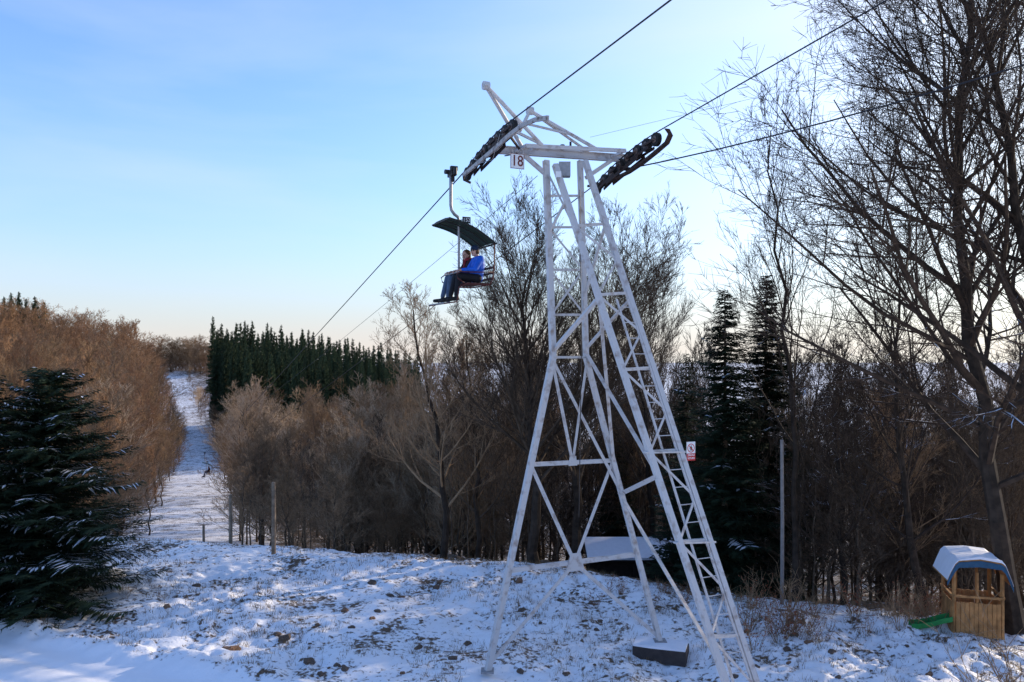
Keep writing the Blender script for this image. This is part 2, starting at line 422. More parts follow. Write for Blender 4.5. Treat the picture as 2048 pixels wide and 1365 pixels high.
def gantry(tip, f1, f2, w):
    m = MB(); m.tube([tip, f1], w, 8); m.tube([tip, f2], w, 8)
    m.tube([tip.lerp(f1,.62), tip.lerp(f2,.62)], w*.7, 8)
    m.tube([tip-RT*.06, tip+RT*.06], .085, 14)
    wb(m, 'rope_gantry', M['white'], tw)
gantry(P(972,172,15.6), P(1083,290,16.4), P(1045,296,16.75), .042)
gantry(P(1060,222,16.9), P(1192,298,17.2), P(1040,262,16.7), .038)
for (a, b, w_) in ((P(1028,262,16.2), P(1085,290,16.4), .05), (P(1060,222,16.9), P(1165,296,17.35), .045), (P(1083,290,16.4), P(1060,302,16.8), .06), (P(1192,298,17.2), P(1160,302,17.3), .06)):
    m = MB(); m.bar(a, b, w_); wb(m, 'gantry_strut', M['white'], tw)
m = MB(); m.tube([P(1125,300,17), P(1125,290,17)], .05, 8); wb(m, 'beacon', M['dark'], tw)
m = MB(); m.tube([P(1141,300,16.9), P(1141,284,16.9)], .025, 8); wb(m, 'insulator', M['dark'], tw)
m = MB(); m.tube([P(1160,380,16.6), P(1163,700,16.2), P(1158,1035,16.0)], .009, 5); wb(m, 'hanging_wire', M['dark'], tw)

LN = P(1030,236,15.3); LF = P(932,340,17.7)
RN = P(1318,262,16.3); RF = P(1190,370,18.66)
def arc(a, b, t, sag=.10):
    p = a.lerp(b, t); p.z += sag*4*t*(1-t); return p
def sheaves(N_, F_):
    root = tw
    fr = MB(); n = 8
    for i in range(n):
        c = arc(N_, F_, (i+.3)/(n-.4))-Vector((0,0,.145))
        w = MB(); w.tube([c-RT*.045, c+RT*.045], .14, 22); wh = wb(w, 'sheave_wheel', M['rubber'], root, False)
        h = MB(); h.tube([c-RT*.055, c+RT*.055], .075, 16); h.tube([c-RT*.10, c+RT*.10], .022, 8); sub(h, 'hub', M['hub'], wh, root)
    for i in range(0, n, 2):
        a = arc(N_, F_, (i+.3)/(n-.4))-Vector((0,0,.16)); b = arc(N_, F_, (i+1.3)/(n-.4))-Vector((0,0,.16))
        for s in (-.085, .085): fr.bar(a+RT*s, b+RT*s, .014, .045)
    for i in range(0, n, 4):
        a = arc(N_, F_, (i+.8)/(n-.4))-Vector((0,0,.25)); b = arc(N_, F_, (i+2.8)/(n-.4))-Vector((0,0,.25))
        for s in (-.075, .075): fr.bar(a+RT*s, b+RT*s, .014, .06)
    a = arc(N_, F_, .25)-Vector((0,0,.32)); b = arc(N_, F_, .75)-Vector((0,0,.32))
    for s in (-.09, .09): fr.bar(a+RT*s, b+RT*s, .016, .08)
    fr.tube([arc(N_, F_, .5)-Vector((0,0,.30))-RT*.15, arc(N_, F_, .5)-Vector((0,0,.30))+RT*.15], .045, 10)
    wb(fr, 'sheave_frame', M['rust'], root)
sheaves(LN, LF); sheaves(RN, RF)
def ribbon(m, pts, w, h, wdir=None):
    wd = wdir if wdir else RT; secs = []
    for i, p in enumerate(pts):
        t = (pts[min(i+1, len(pts)-1)]-pts[max(i-1, 0)]).normalized(); nrm = t.cross(wd).normalized()
        secs.append([p-wd*w/2-nrm*h/2, p+wd*w/2-nrm*h/2, p+wd*w/2+nrm*h/2, p-wd*w/2+nrm*h/2])
    m.strip(secs)
gr_ = [P(1096,236,13.9), P(1070,240,14.2), P(1045,251,14.6), P(1018,271,15.1), P(990,297,15.7), P(962,321,16.4), P(940,340,17.0), P(927,350,17.35), P(928,360,17.4), P(941,366,17.35)]
m = MB(); ribbon(m, gr_[:8], .04, .08); wb(m, 'guide_rail', M['rail'], tw)
m = MB(); m.tube(gr_[7:], .028, 8); wb(m, 'rail_hook', M['rust'], tw)
for (a, b) in ((P(1018,270,15.1), P(1040,300,16.7)), (P(965,318,16.4), P(1000,303,16.6))):
    m = MB(); m.tube([a, b], .028, 8); wb(m, 'rail_stay', M['rust'], tw)
gr2 = [P(1334,258,16.0), P(1341,270,16.05), P(1334,286,16.2), P(1312,305,16.4), P(1287,325,16.8), P(1257,345,17.3), P(1226,360,17.9), P(1200,369,18.4), P(1178,373,18.8)]
m = MB(); ribbon(m, gr2, .10, .05); wb(m, 'guide_rail', M['rust'], tw)
m = MB(); m.tube([P(1000,268,15.6), P(985,320,15.9), P(962,326,16.3), P(945,315,16.6)], .006, 4); wb(m, 'loose_cable', M['grey'], tw)

def frame_mtx(c, r, u, n): 
    return Matrix(((r.x,u.x,n.x,c.x),(r.y,u.y,n.y,c.y),(r.z,u.z,n.z,c.z),(0,0,0,1)))
UP = Vector((0,0,1)); NR = RT.cross(UP)
def plate(c, w, h, t, name, m_, root):
    mt = frame_mtx(c, RT, UP, NR)
    b = MB(); b.box((0,0,0), (w,h,t), mt); return wb(b, name, m_, root), mt
pc = P(1034.5,323,15.75)
pn = thing('number_plate', 'small white square plate with dark number 18 under the left end of the crossbeam', 'sign', pc)
def relt(mt, root, z=0): 
    q = mt.copy(); q.translation = q.translation-Vector(root.location); return q @ Matrix.Translation((0,0,z))
b1, mt = plate(pc, .30, .30, .008, 'plate', M['signwhite'], pn)
b = MB()
for (x, y, w, h) in ((0,.144,.30,.009),(0,-.144,.30,.009),(.144,0,.009,.279),(-.144,0,.009,.279)): b.box((x,y,.006), (w,h,.004), mt)
sub(b, 'border', M['digit'], b1, pn)
textmesh('18', .30, M['digit'], b1, relt(mt, pn, .007), 'digits', bold=.003, xs=.88)
b = MB(); b.bar(pc+UP*.15, pc+UP*.24+AX*.6, .02); wb(b, 'bracket', M['dark'], pn)
sc_ = at(LD, 903)+RT*.19-AX*.08
zs_ = thing('no_entry_sign', 'small white and red no entry sign with crossed out walking figure on the tower leg', 'sign', sc_)
b1, mt = plate(sc_, .20, .36, .006, 'sign_board', M['signwhite'], zs_)
b = MB(); b.box((0,-.11,.0045), (.198,.138,.003), mt); sub(b, 'red_panel', M['signred'], b1, zs_)
textmesh('ZÁKAZ', .05, M['signwhite'], b1, relt(mt, zs_, .0075) @ Matrix.Translation((0,-.075,0)), 'lettering', bold=.0012)
textmesh('VSTUPU', .05, M['signwhite'], b1, relt(mt, zs_, .0075) @ Matrix.Translation((0,-.135,0)), 'lettering', bold=.0012, xs=.93)
b = MB(); N_ = 32
for i in range(N_):
    a0 = 2*math.pi*i/N_; a1 = 2*math.pi*(i+1)/N_
    b.poly([mt @ Vector((math.cos(a)*r_, .06+math.sin(a)*r_, .0045)) for a, r_ in ((a0,.070),(a0,.084),(a1,.084),(a1,.070))])
b.box((0,0,.0065), (.015,.15,.002), mt @ Matrix.Translation((0,.06,0)) @ Matrix.Rotation(rad(45),4,'Z'))
sub(b, 'prohibition_ring', M['signred'], b1, zs_)
b = MB()
b.box((0,.062,.0045), (.026,.045,.002), mt); b.ell(mt @ Vector((0,.100,.004)), (.012,.004,.012))
for (x0,y0,x1,y1) in ((-.005,.04,-.025,.005),(.005,.04,.02,.008),(-.012,.08,-.032,.055),(.012,.08,.03,.055)):
    b.bar(mt @ Vector((x0,y0,.005)), mt @ Vector((x1,y1,.005)), .010, .002, NR)
sub(b, 'walking_figure', M['black'], b1, zs_)
b = MB(); b.bar(sc_-RT*.1+AX*.01, sc_-RT*.2+AX*.08, .03); wb(b, 'bracket', M['grey'], zs_)

# ------------------------------------------------------------------ ropes
def rope(name, label, pts, r, cat='cable', k=6):
    m = MB(); m.tube(pts, r, k); o = m.build(name, M['rope'], None, origin=pts[0]); tag(o, label, cat, None); return o
def extend(a, b, t): return a+(b-a)*t
nL = P(1342,0,10.76)
def down(start, n=14):
    out = []
    for i in range(1, n+1):
        d = start.y+(i/n)**1.4*(420-start.y)
        dd = d-start.y
        x = start.x-(.46*dd if d < 98 else .46*(98-start.y)+.4345*(d-98))
        zg = float(height(np.array([x]), np.array([d]))[0])+7.0
        z = start.z-.22*dd+.0001*dd*dd
        if dd > 80: z = z*(1-min(1,(dd-80)/100))+zg*min(1,(dd-80)/100)
        out.append(Vector((x, d, z)))
    return out
leftpts = [extend(LN, nL, 2.6), extend(LN, nL, 1.5), nL]+[arc(LN, LF, t) for t in np.linspace(0,1,7)]+down(LF)
rope('haul_rope', 'black haul rope running over the left sheaves and carrying the occupied chair', leftpts, .014)
nR = P(1775,0,11.3)
rightpts = [extend(RN, nR, 2.6), extend(RN, nR, 1.5), nR]+[arc(RN, RF, t) for t in np.linspace(0,1,7)]+down(RF)
rope('haul_rope', 'black haul rope running over the right sheaves of the tower', rightpts, .014)
c0 = P(1246,340,17.55); c1 = P(2048,130,12.0)
cm = [extend(c0, c1, 2.0), extend(c0, c1, 1.4), c1]
for t in np.linspace(.9, .0, 7): 
    p = c0.lerp(c1, t); p.z -= .10*4*t*(1-t); cm.append(p)
rope('overhead_cable', 'thick black cable stretching from right end of crossbeam to the right edge', cm, .015)
w0 = P(1180,275,17.2); w1 = P(1640,165,14.0)
rope('signal_wire', 'hair thin wire rising gently from the tower top toward the right trees', [w0, w1, extend(w0, w1, 2.2)], .004, 'wire', 4)
m_ = P(1075,352,16.7)
tail = [m_]+[m_+AX*d*1.1+Vector((0,0,-.20*d+.0004*d*d)) for d in (4,10,20,35,60,90)]
rope('signal_wire', 'thin wire dropping from the tower top down over the wood to the left', tail, .006, 'wire', 4)

# ------------------------------------------------------------------ chair
th = math.atan2(AX.y, AX.x)
grip = P(904,357,18.4)
def make_chair(label, loc):
    root = thing('chairlift_chair', label, 'lift chair', loc, th)
    m = MB(); m.box((0,0,.10), (.30,.12,.12)); m.box((-.12,0,.2), (.1,.16,.1)); m.tube([(.1,-.12,.16),(.1,.14,.16)], .055, 12); m.tube([(-.2,0,.05),(-.2,0,.2)], .05, 10)
    m.box((0,0,-.03), (.14,.08,.1)); m.build('rope_grip', M['dark'], root)
    m = MB(); m.tube([(0,.02,.05),(0,.03,-.2),(0,.03,-.62),(0,.01,-.74),(0,-.06,-.83),(0,-.14,-.88),(0,-.17,-.95),(0,-.17,-1.3),(0,-.17,-2.43)], [.045,.04,.038,.038,.038,.038,.032,.028,.026], 10); m.build('hanger', M['grey'], root, smooth=True)
    m = MB(); cf = Vector((0,.27,-.99)); cb = Vector((0,-.86,-1.5)); n = 8
    prof = []
    for i in range(n+1):
        t = i/n; p = cf.lerp(cb, t); p.z += .09*math.sin(t*math.pi); prof.append(p)
    w = .60
    m.strip([[Vector((-w,a.y,a.z-.03)), Vector((-w*.5,a.y,a.z)), Vector((w*.5,a.y,a.z)), Vector((w,a.y,a.z-.03)), Vector((w,a.y,a.z-.018)), Vector((w*.5,a.y,a.z+.012)), Vector((-w*.5,a.y,a.z+.012)), Vector((-w,a.y,a.z-.018))] for a in prof])
    cn = m.build('canopy', M['canopy'], root)
    m = MB()
    for x in (-.58,-.2,.2,.58): m.tube([Vector((x,a.y,a.z-.045)) for a in prof], .013, 6)
    m.bar(prof[0]-Vector((.6,0,.03)), prof[0]+Vector((.6,0,-.03)), .03); m.bar(prof[-1]-Vector((.6,0,.03)), prof[-1]+Vector((.6,0,-.03)), .035)
    m.build('canopy_frame', M['dark'], cn)
    m = MB()
    for x in (-.52, .52):
        m.tube([(x,-.84,-1.5),(x,-.84,-2.0),(x,-.80,-2.35),(x,-.72,-2.47),(x,-.15,-2.47),(x,.02,-2.55),(x,.08,-2.88),(x,.38,-2.93)], .016, 8)
        m.tube([(x,-.82,-2.18),(x,-.3,-2.2),(x,.0,-2.2),(x,.08,-2.26),(x,.05,-2.36),(x,-.1,-2.45)], .014, 8)
    for (y, z) in ((-.72,-2.47),(-.15,-2.47)): m.tube([(-.52,y,z),(.52,y,z)], .016, 8)
    m.build('frame', M['redtube'], root, smooth=True)
    m = MB()
    for i in range(6): m.box((0,-.66+i*.092,-2.445), (1.04,.06,.02))
    m.build('seat', M['seatwood'], root)
    m = MB()
    for i in range(3): m.box((0,-.79-.012*i,-2.33+i*.13), (1.04,.02,.05))
    m.build('backrest', M['seatwood'], root)
    m = MB(); m.tube([(-.52,.0,-2.2),(.52,.0,-2.2)], .015, 8); m.build('safety_bar', M['grey'], root)
    m = MB()
    for y in (.10,.24,.38): m.tube([(-.52,y,-2.885-.1*(y-.1)),(.52,y,-2.885-.1*(y-.1))], .014, 8)
    m.build('footrest', M['grey'], root)
    return root
chair = make_chair('occupied double chair with green sloping canopy hanging left of the tower', grip)
m = MB(); c = Vector((-.1,-.32,-.96)); 
m.box(c, (.012,.2,.15)); nb = m.build('number_board', M['black'], chair)
mt = Matrix(((0,0,-1,c.x-.009),(-1,0,0,c.y),(0,1,0,c.z),(0,0,0,1)))
textmesh('152', .12, M['signwhite'], nb, mt, 'digits', bold=.002)
m = MB(); m.tube([(-.02,-.17,-.96),(-.1,-.25,-.96)], .012, 6); m.build('board_bracket', M['dark'], chair)

def person(label, x0, spec):
    V = Vector
    pel = V((x0,-.50,-2.31)); ch = V((x0,-.55,-1.99)); nk = V((x0,-.52,-1.83)); k = spec['k']
    hd = V((x0,-.46,-1.70+spec['dz']))
    b = MB(); b.cap(pel, ch, .13*k, .12*k); b.cap(ch, nk, .11*k, .055); b.cap(nk, hd, .055, .06)
    look = V((spec['look'], 1, -.08)).normalized(); side = look.cross(V((0,0,1))).normalized()
    b.ell(hd+V((0,0,.02)), (.083,.098,.115), 18, 12)
    b.ell(hd+look*.035-V((0,0,.06)), (.055,.055,.05)); b.cap(hd+look*.085+V((0,0,.02)), hd+look*.112-V((0,0,.015)), .011, .016, 8)
    for s in (-1,1): b.ell(hd+side*s*.083, (.016,.02,.03), 8, 6)
    joints = {}
    for s in (-1,1):
        sh = ch+V((s*.165*k,.02,.10)); el = V((x0+s*.22*k,-.38,-2.13)); wr = V((x0+s*.12,-.09,-2.145)); 
        b.cap(ch+V((s*.06,.01,.09)), sh, .07, .06); b.cap(sh, el, .055*k, .042); b.cap(el, wr, .04, .026)
        palm = wr+V((0,.055,-.01)); b.cap(wr, palm, .026, .034)
        for i in range(4):
            bx_ = palm+V(((i-1.5)*.019,.02,.0)); L1 = (.034,.040,.038,.028)[i]
            p1 = bx_+V((0,L1,-.004)); p2 = p1+V((0,.012,-.03)); p3 = p2+V((0,-.02,-.02))
            b.cap(bx_, p1, .0095, .009, 6); b.cap(p1, p2, .009, .0085, 6); b.cap(p2, p3, .0085, .007, 6)
        t0 = wr+V((-s*.028,.03,-.008)); t1 = t0+V((-s*.018,.028,-.02)); t2 = t1+V((0,.02,-.02)); b.cap(t0, t1, .012, .010, 6); b.cap(t1, t2, .010, .008, 6)
        hip = pel+V((s*.08,.02,-.01)); kn = V((x0+s*.10,-.03,-2.28)); an = V((x0+s*.10,.06+.03*s,-2.73)); toe = V((x0+s*.11,.26+.03*s,-2.82))
        b.cap(pel, hip, .1, .095*k); b.cap(hip, kn, .085*k, .058); b.cap(kn, an, .058, .038); b.cap(an+V((0,-.01,-.06)), toe, .042, .035); b.cap(an, an+V((0,-.01,-.06)), .038, .042)
        joints[s] = (sh, el, wr, hip, kn, an, toe)
    body = remeshed(b, 'person', M['skin'], None, .0085, 3)
    body.location = grip; body.rotation_euler = (0,0,th)
    tag(body, label, 'person')
    j = MB(); j.cap(pel+V((0,0,.02)), ch, .155*k, .15*k); j.cap(ch, nk-V((0,0,.02)), .14*k, .075)
    for s in (-1,1):
        sh, el, wr, hip, kn, an, toe = joints[s]
        j.cap(ch+V((s*.05,0,.08)), sh, .10, .085*k); j.cap(sh, el, .078*k, .066); j.cap(el, wr-V((0,.02,0)), .062, .042)
    remeshed(j, 'jacket', spec['jacket'], body, .012, 3)
    t = MB()
    for s in (-1,1):
        sh, el, wr, hip, kn, an, toe = joints[s]
        t.cap(pel-V((0,0,.02)), hip, .12, .115*k); t.cap(hip, kn, .10*k, .074); t.cap(kn, an-V((0,.0,-.02)), .072, .055)
    remeshed(t, 'trousers', spec['trousers'], body, .012, 3)
    for s in (-1,1):
        sh, el, wr, hip, kn, an, toe = joints[s]
        q = MB(); q.cap(an-V((0,0,-.01)), an+V((0,-.02,-.07)), .05, .052); q.cap(an+V((0,-.02,-.07)), toe, .052, .042); remeshed(q, 'boot', M['black'], body, .012, 2)
    if spec['hat']:
        h = MB(); h.ell(hd+V((0,-.008,.065)), (.093,.107,.088), 16, 10); h.ell(hd+look*.085+V((0,0,.062)), (.06,.05,.012)); remeshed(h, 'cap', spec['hat'], body, .01, 2)
        g_ = MB()
        for s in (-1,1): g_.ell(hd+look*.088+side*s*.034+V((0,0,.025)), (.03,.014,.02), 10, 8)
        g_.tube([hd+look*.1-side*.02+V((0,0,.03)), hd+look*.1+side*.02+V((0,0,.03))], .005, 6)
        for s in (-1,1): g_.tube([hd+look*.085+side*s*.06+V((0,0,.03)), hd+side*s*.088+V((0,0,.025))], .004, 5)
        g_.build('sunglasses', M['black'], body)
        h = MB(); h.ell(hd+V((0,-.03,.0)), (.09,.085,.08)); h.build('hair', M['hair'], body, smooth=True)
    else:
        h = MB(); h.ell(hd-look*.022+V((0,0,.04)), (.098,.11,.108), 16, 10)
        for s in (-1,1): h.cap(hd+side*s*.075-look*.03+V((0,0,.03)), hd+side*s*.085-look*.02-V((0,0,.17)), .04, .035)
        h.cap(hd-look*.06, hd-look*.07-V((0,0,.18)), .07, .06)
        remeshed(h, 'hair', M['hair'], body, .01, 2)
        e = MB()
        for s in (-1,1): e.ell(hd+look*.091+side*s*.032+V((0,0,.022)), (.012,.008,.007), 8, 6)
        e.build('eyes', M['black'], body)
        s_ = MB(); ring = [nk+V((math.cos(a)*.085, math.sin(a)*.085+.01, .0)) for a in np.linspace(0, 2*math.pi, 13)]
        s_.tube(ring, .042, 8); s_.cap(nk+V((0,.09,-.02)), ch+V((0,.14,-.05)), .035, .03); s_.build('scarf', M['scarf'], body, smooth=True)
    mo = MB(); mo.ell(hd+look*.092-V((0,0,.045)), (.02,.012,.006), 8, 6); mo.build('mouth', M['scarf'], body)
    return body
man = person('person in bright blue jacket, black trousers, cap and sunglasses on the lift chair', -.26, dict(k=1.05, dz=.0, look=-.55, jacket=M['blue'], trousers=M['blacktrousers'], hat=M['navy']))
woman = person('person with long brown hair, dark jacket, red scarf and jeans on the lift chair', .28, dict(k=.92, dz=-.035, look=-.6, jacket=M['burgundy'], trousers=M['jeans'], hat=None))
def on_left_rope(d):
    for i in range(len(leftpts)-1):
        a, b = leftpts[i], leftpts[i+1]
        if a.y <= d <= b.y: return a.lerp(b, (d-a.y)/(b.y-a.y))
far_loc = on_left_rope(98)
c2 = dup(chair, None, far_loc, th, None, 'tiny distant chair hanging over the snowy clearing far down the line')
dup(woman, None, far_loc, th, None, 'tiny dark figure riding the distant chair over the clearing')

# ------------------------------------------------------------------ trees
def rv(r): return Vector((r.gauss(0,1), r.gauss(0,1), r.gauss(0,1))).normalized()
def bare_tree(seed, path, r0, nch=(20,8,6,4), L1=.36, start=.25, ang=(28,55), trop=.12, wander=.16, rmin=.006, r1f=.42, top_taper=.15, rmul=1., taperL=.72):
    r = random.Random(seed)
    path = [Vector(p) for p in path]
    tl = sum((path[i+1]-path[i]).length for i in range(len(path)-1))
    n = 12; pts = []
    cum = [0]
    for i in range(len(path)-1): cum.append(cum[-1]+(path[i+1]-path[i]).length)
    def tp(t):
        s = t*tl
        for i in range(len(path)-1):
            if s <= cum[i+1]+1e-6: return path[i].lerp(path[i+1], (s-cum[i])/(cum[i+1]-cum[i]))
        return path[-1].copy()
    for i in range(n+1):
        p = tp(i/n)
        if 0 < i: p = p+Vector((r.gauss(0,1), r.gauss(0,1), 0))*tl*.006
        pts.append(p)
    rr = [r0*(1-(1-top_taper)*(i/n)**.9)*(1.35 if i == 0 else 1) for i in range(n+1)]
    trunk = MB(); trunk.tube(pts, rr, 8)
    crown = MB()
    SEG = {1:6, 2:4, 3:3, 4:2}
    def branch(p, d, L, rad_, lvl):
        ns = SEG[lvl]; ps = [p]; cur = d
        for i in range(ns):
            cur = (cur+rv(r)*wander+Vector((0,0,trop))).normalized(); p = p+cur*(L/ns); ps.append(p)
        rs = [max(rmin*.5, rad_*(1-.75*i/ns)) for i in range(ns+1)]
        crown.tube(ps, rs, 5 if lvl == 1 else 3, cap=False)
        if lvl < 4:
            for j in range(nch[lvl]):
                t = r.uniform(.18, 1.0); f = t*ns; i = min(int(f), ns-1)
                q = ps[i].lerp(ps[i+1], f-i); dd = (ps[i+1]-ps[i]).normalized()
                a = rad(r.uniform(*ang)); ax_ = dd.cross(rv(r)); 
                if ax_.length < .1: continue
                nd = Matrix.Rotation(a, 3, ax_.normalized()) @ dd
                branch(q, nd, L*r.uniform(.34,.58)*(1.15-.45*t), max(rmin*rmul, rs[i]*.5), lvl+1)
    for j in range(nch[0]):
        t = start+(1-start)*((j+r.random())/nch[0]); f = t*n; i = min(int(f), n-1)
        q = pts[i].lerp(pts[i+1], f-i); dd = (pts[i+1]-pts[i]).normalized()
        az = j*2.4+r.uniform(-.5,.5); h = Vector((math.cos(az), math.sin(az), 0))
        a = rad(r.uniform(ang[0]+8, ang[1]+12)*(1.15-.5*t))
        nd = (dd*math.cos(a)+h*math.sin(a)).normalized()
        L = tl*L1*r.uniform(.75,1.15)*(1.12-taperL*((t-start)/(1-start))**1.3)
        branch(q, nd, L, rr[i]*r1f*r.uniform(.8,1.2), 1)
    return trunk, crown
def zero(o): o.location = (0,0,0); return o
def tree_obj(name, label, trunk, crown, mt, mc, loc, group=None):
    o = thing(name, label, 'tree', loc, 0, group)
    zero(trunk.build('trunk', mt, o)); zero(crown.build('crown', mc, o))
    return o
R0 = random.Random(77)
def straight(seed, H=10, bend=.03):
    r = random.Random(seed); p = [Vector((0,0,-.3))]
    for i in range(1, 5): p.append(Vector((r.gauss(0,bend)*H*i/4, r.gauss(0,bend)*H*i/4, H*i/4)))
    return p
SPEC = {
 'bareA': (11, .10, dict(nch=(24,8,6,3), L1=.34, start=.16, ang=(20,42), trop=.10)),
 'bareB': (12, .11, dict(nch=(22,8,6,3), L1=.36, start=.14, ang=(22,48), trop=.08, wander=.11, taperL=.55)),
 'bareC': (13, .08, dict(nch=(26,7,6,3), L1=.27, start=.26, ang=(18,36), trop=.15, wander=.10)),
 'bareD': (14, .12, dict(nch=(22,8,7,3), L1=.36, start=.24, ang=(22,46), trop=.08, wander=.11, taperL=.5)),
 'bareE': (15, .09, dict(nch=(26,7,6,3), L1=.30, start=.12, ang=(22,46), trop=.10, wander=.12, taperL=.6)),
 'slimA': (16, .055, dict(nch=(16,4,4,2), L1=.20, start=.35, ang=(18,40), trop=.2)),
 'slimB': (17, .065, dict(nch=(18,5,4,2), L1=.24, start=.25, ang=(20,45), trop=.12)),
}
KEYS = [k for k in SPEC if k.startswith('bare')]; SL = ['slimA','slimB']
TW = {}
def bare_meshes(key):
    if key not in TW:
        sd, r0, kw = SPEC[key]; t, c_ = bare_tree(sd, straight(sd), r0, rmin=.010, **kw)
        zs_all = sorted(v.z for v in c_.v); top = zs_all[int(len(zs_all)*.995)]
        a = t.build('trunk', None, None); b = c_.build('crown', None, None)
        TW[key] = (a.data, b.data, top); bpy.data.objects.remove(a); bpy.data.objects.remove(b)
    return TW[key]
FIRST = {}
def place_bare(key, variant_mat, x, y, H, label, group, w=1., name='bare_tree', z=None):
    k = (key, variant_mat)
    if k not in FIRST:
        td, cd, top = bare_meshes(key); td = td.copy(); cd = cd.copy()
        td.materials.clear(); cd.materials.clear(); td.materials.append(M['bark']); cd.materials.append(M[variant_mat])
        FIRST[k] = (td, cd, top)
    td, cd, top = FIRST[k]
    if z is None: z = float(height(np.array([x]), np.array([y]))[0])
    o = thing(name, label, 'tree', (x, y, z), R0.uniform(0, 6.28), group)
    s = H/top; o.scale = (s*w, s*w, s)
    for nm, dta in (('trunk', td), ('crown', cd)):
        c_ = bpy.data.objects.new(nm, dta); C.objects.link(c_); c_.parent = o
    return o
def spruce(seed, H, R_, wh=.24, nb=8, tw=.10, z0=.05, nl=.05, droop=.25, snowp=.0, dens=1., power=.85, rag=.62):
    r = random.Random(seed); trunk = MB(); trunk.tube([(0,0,-.3),(0,0,H*.5),(0,0,H)], [H*.012+.03, H*.007+.01, .006], 7)
    fo = MB(); sn = MB(); z = z0*H
    while z < H*.985:
        t = z/H; Lr = R_*(1-t)**power*min(1, .78+t*2.2)
        for j in range(nb if t < .85 else max(5, nb-3)):
            az = r.uniform(0, 6.283); L = Lr*r.uniform(rag,1.15)+.05
            h = Vector((math.cos(az), math.sin(az), 0)); sd_ = Vector((-h.y, h.x, 0))
            zz = z+r.uniform(-.5,.5)*wh
            def bp(s): return h*(L*s)+Vector((0,0,zz-droop*L*s+droop*.7*L*s*s*s+(.35*L*s*(t**2))))
            fo.tube([bp(0), bp(.5), bp(1)], [.012+.006*L, .01, .004], 3, cap=False)
            s = .12; step = max(tw/L, .03)
            isn = r.random() < snowp
            while s < 1.0:
                p = bp(s); tl = (.42*L*(1-s)**.75*(.35+s)+.10)*r.uniform(.7,1.2)
                for sg in (-1,1):
                    d = (sd_*sg*.85+h*.65+Vector((0,0,r.uniform(-.35,.12)))).normalized()
                    q = p+d*tl; w_ = nl*r.uniform(.7,1.3); m1 = p.lerp(q,.45)
                    up_ = Vector((0,0,1)); sd2 = d.cross(up_).normalized()
                    fo.poly([p, m1+sd2*w_+up_*.005, q, m1-sd2*w_-up_*.02])
                    if dens > .5:
                        for e in range(3):
                            c_ = p.lerp(q, r.uniform(.2,1)); dd = (d*.6+sd2*r.choice((-1,1))*.8+Vector((0,0,r.uniform(-.8,.3)))).normalized()
                            l3 = w_*r.uniform(1.5,3.2)
                            fo.poly([c_-d*.012, c_+dd*l3, c_+d*.02+up_*.006])
                    else:
                        fo.poly([p+up_*w_*.8, m1-up_*w_*1.2, q-up_*w_*.5])
                    if isn and r.random() < .55 and s > .35:
                        sn.poly([p+up_*.02, m1+sd2*w_*.7+up_*.03, q+up_*.015, m1-sd2*w_*.7+up_*.02])
                s += step
        z += wh*(1-.45*t)
    return trunk, fo, sn
def put_spruce(seed, px, top, bot, d, R_, label, snowp, name='spruce_tree', mat_='needle', **kw):
    b = P(px, bot, d); zt = P(px, top, d).z
    x, y = b.x, d; z = b.z
    o = thing(name, label, 'tree', (x, y, z), 0, None)
    t, f, s = spruce(seed, zt-z, R_, snowp=snowp, **kw)
    zero(t.build('trunk', M['bark'], o)); fo = zero(f.build('crown', M[mat_], o))
    if s.f: zero(s.build('snow', M['snow'], fo))['kind'] = 'stuff'
    return o
put_spruce(5, 98, 735, 1205, 20.6, 2.95, 'broad dark spruce dusted with snow standing at the left edge', .26, tw=.075, wh=.19, nb=14, nl=.038, power=.5, z0=.02, rag=.4)
put_spruce(6, -45, 750, 1215, 19.6, 2.6, 'dark snowy spruce cut off by the left edge of the view', .26, tw=.1, wh=.2, nb=12, nl=.04, power=.55, z0=.02, rag=.4)
put_spruce(7, 1450, 572, 1190, 24, 1.95, 'dark pointed spruce right of the tower, left one of the pair', .04, tw=.11, wh=.22, nb=12, nl=.06, droop=.4, power=.72, rag=.45)
put_spruce(8, 1532, 548, 1190, 25.5, 2.1, 'dark pointed spruce right of the tower, taller right one of the pair', .04, tw=.11, wh=.22, nb=12, nl=.06, droop=.4, power=.72, rag=.45)
put_spruce(9, 1372, 700, 1170, 28, 1.7, 'smaller dark spruce just behind the no entry sign', .04, tw=.14, wh=.28, nb=9, nl=.06, droop=.4, rag=.45)
put_spruce(10, 1235, 860, 1230, 39, 2.3, 'low dark spruce seen through the tower legs above the shed', .05, tw=.16, wh=.32, nb=9, nl=.07, droop=.35)

def big(seed, pix, d, r0, label, mc='twigsnow', mt='barksnow', **kw):
    pts = [P(x, y, d) for (x, y) in pix]
    o0 = pts[0].copy(); pts = [p-o0 for p in pts]
    pts[0] = pts[0]-Vector((0,0,.4))
    t, c_ = bare_tree(seed, pts, r0, **kw)
    return tree_obj('bare_tree', label, t, c_, M[mt], M[mc], o0)
big(21, [(2030,1245),(1992,1000),(1955,760),(1920,540),(1912,300),(1928,60),(1935,-160)], 18.3, .22, 'tall leaning bare tree with the thickest trunk near the right edge', nch=(40,11,8,5), L1=.37, start=.2, ang=(26,56), trop=.05, wander=.14, rmin=.0062, r1f=.52, taperL=.5)
big(22, [(2120,1240),(2075,800),(2040,420),(1990,160),(1900,-60),(1850,-150)], 16.5, .18, 'bare tree at the very right edge whose limbs arch over the upper corner', nch=(32,10,8,5), L1=.32, start=.3, ang=(26,56), trop=.05, wander=.14, rmin=.0062, r1f=.52, taperL=.4)
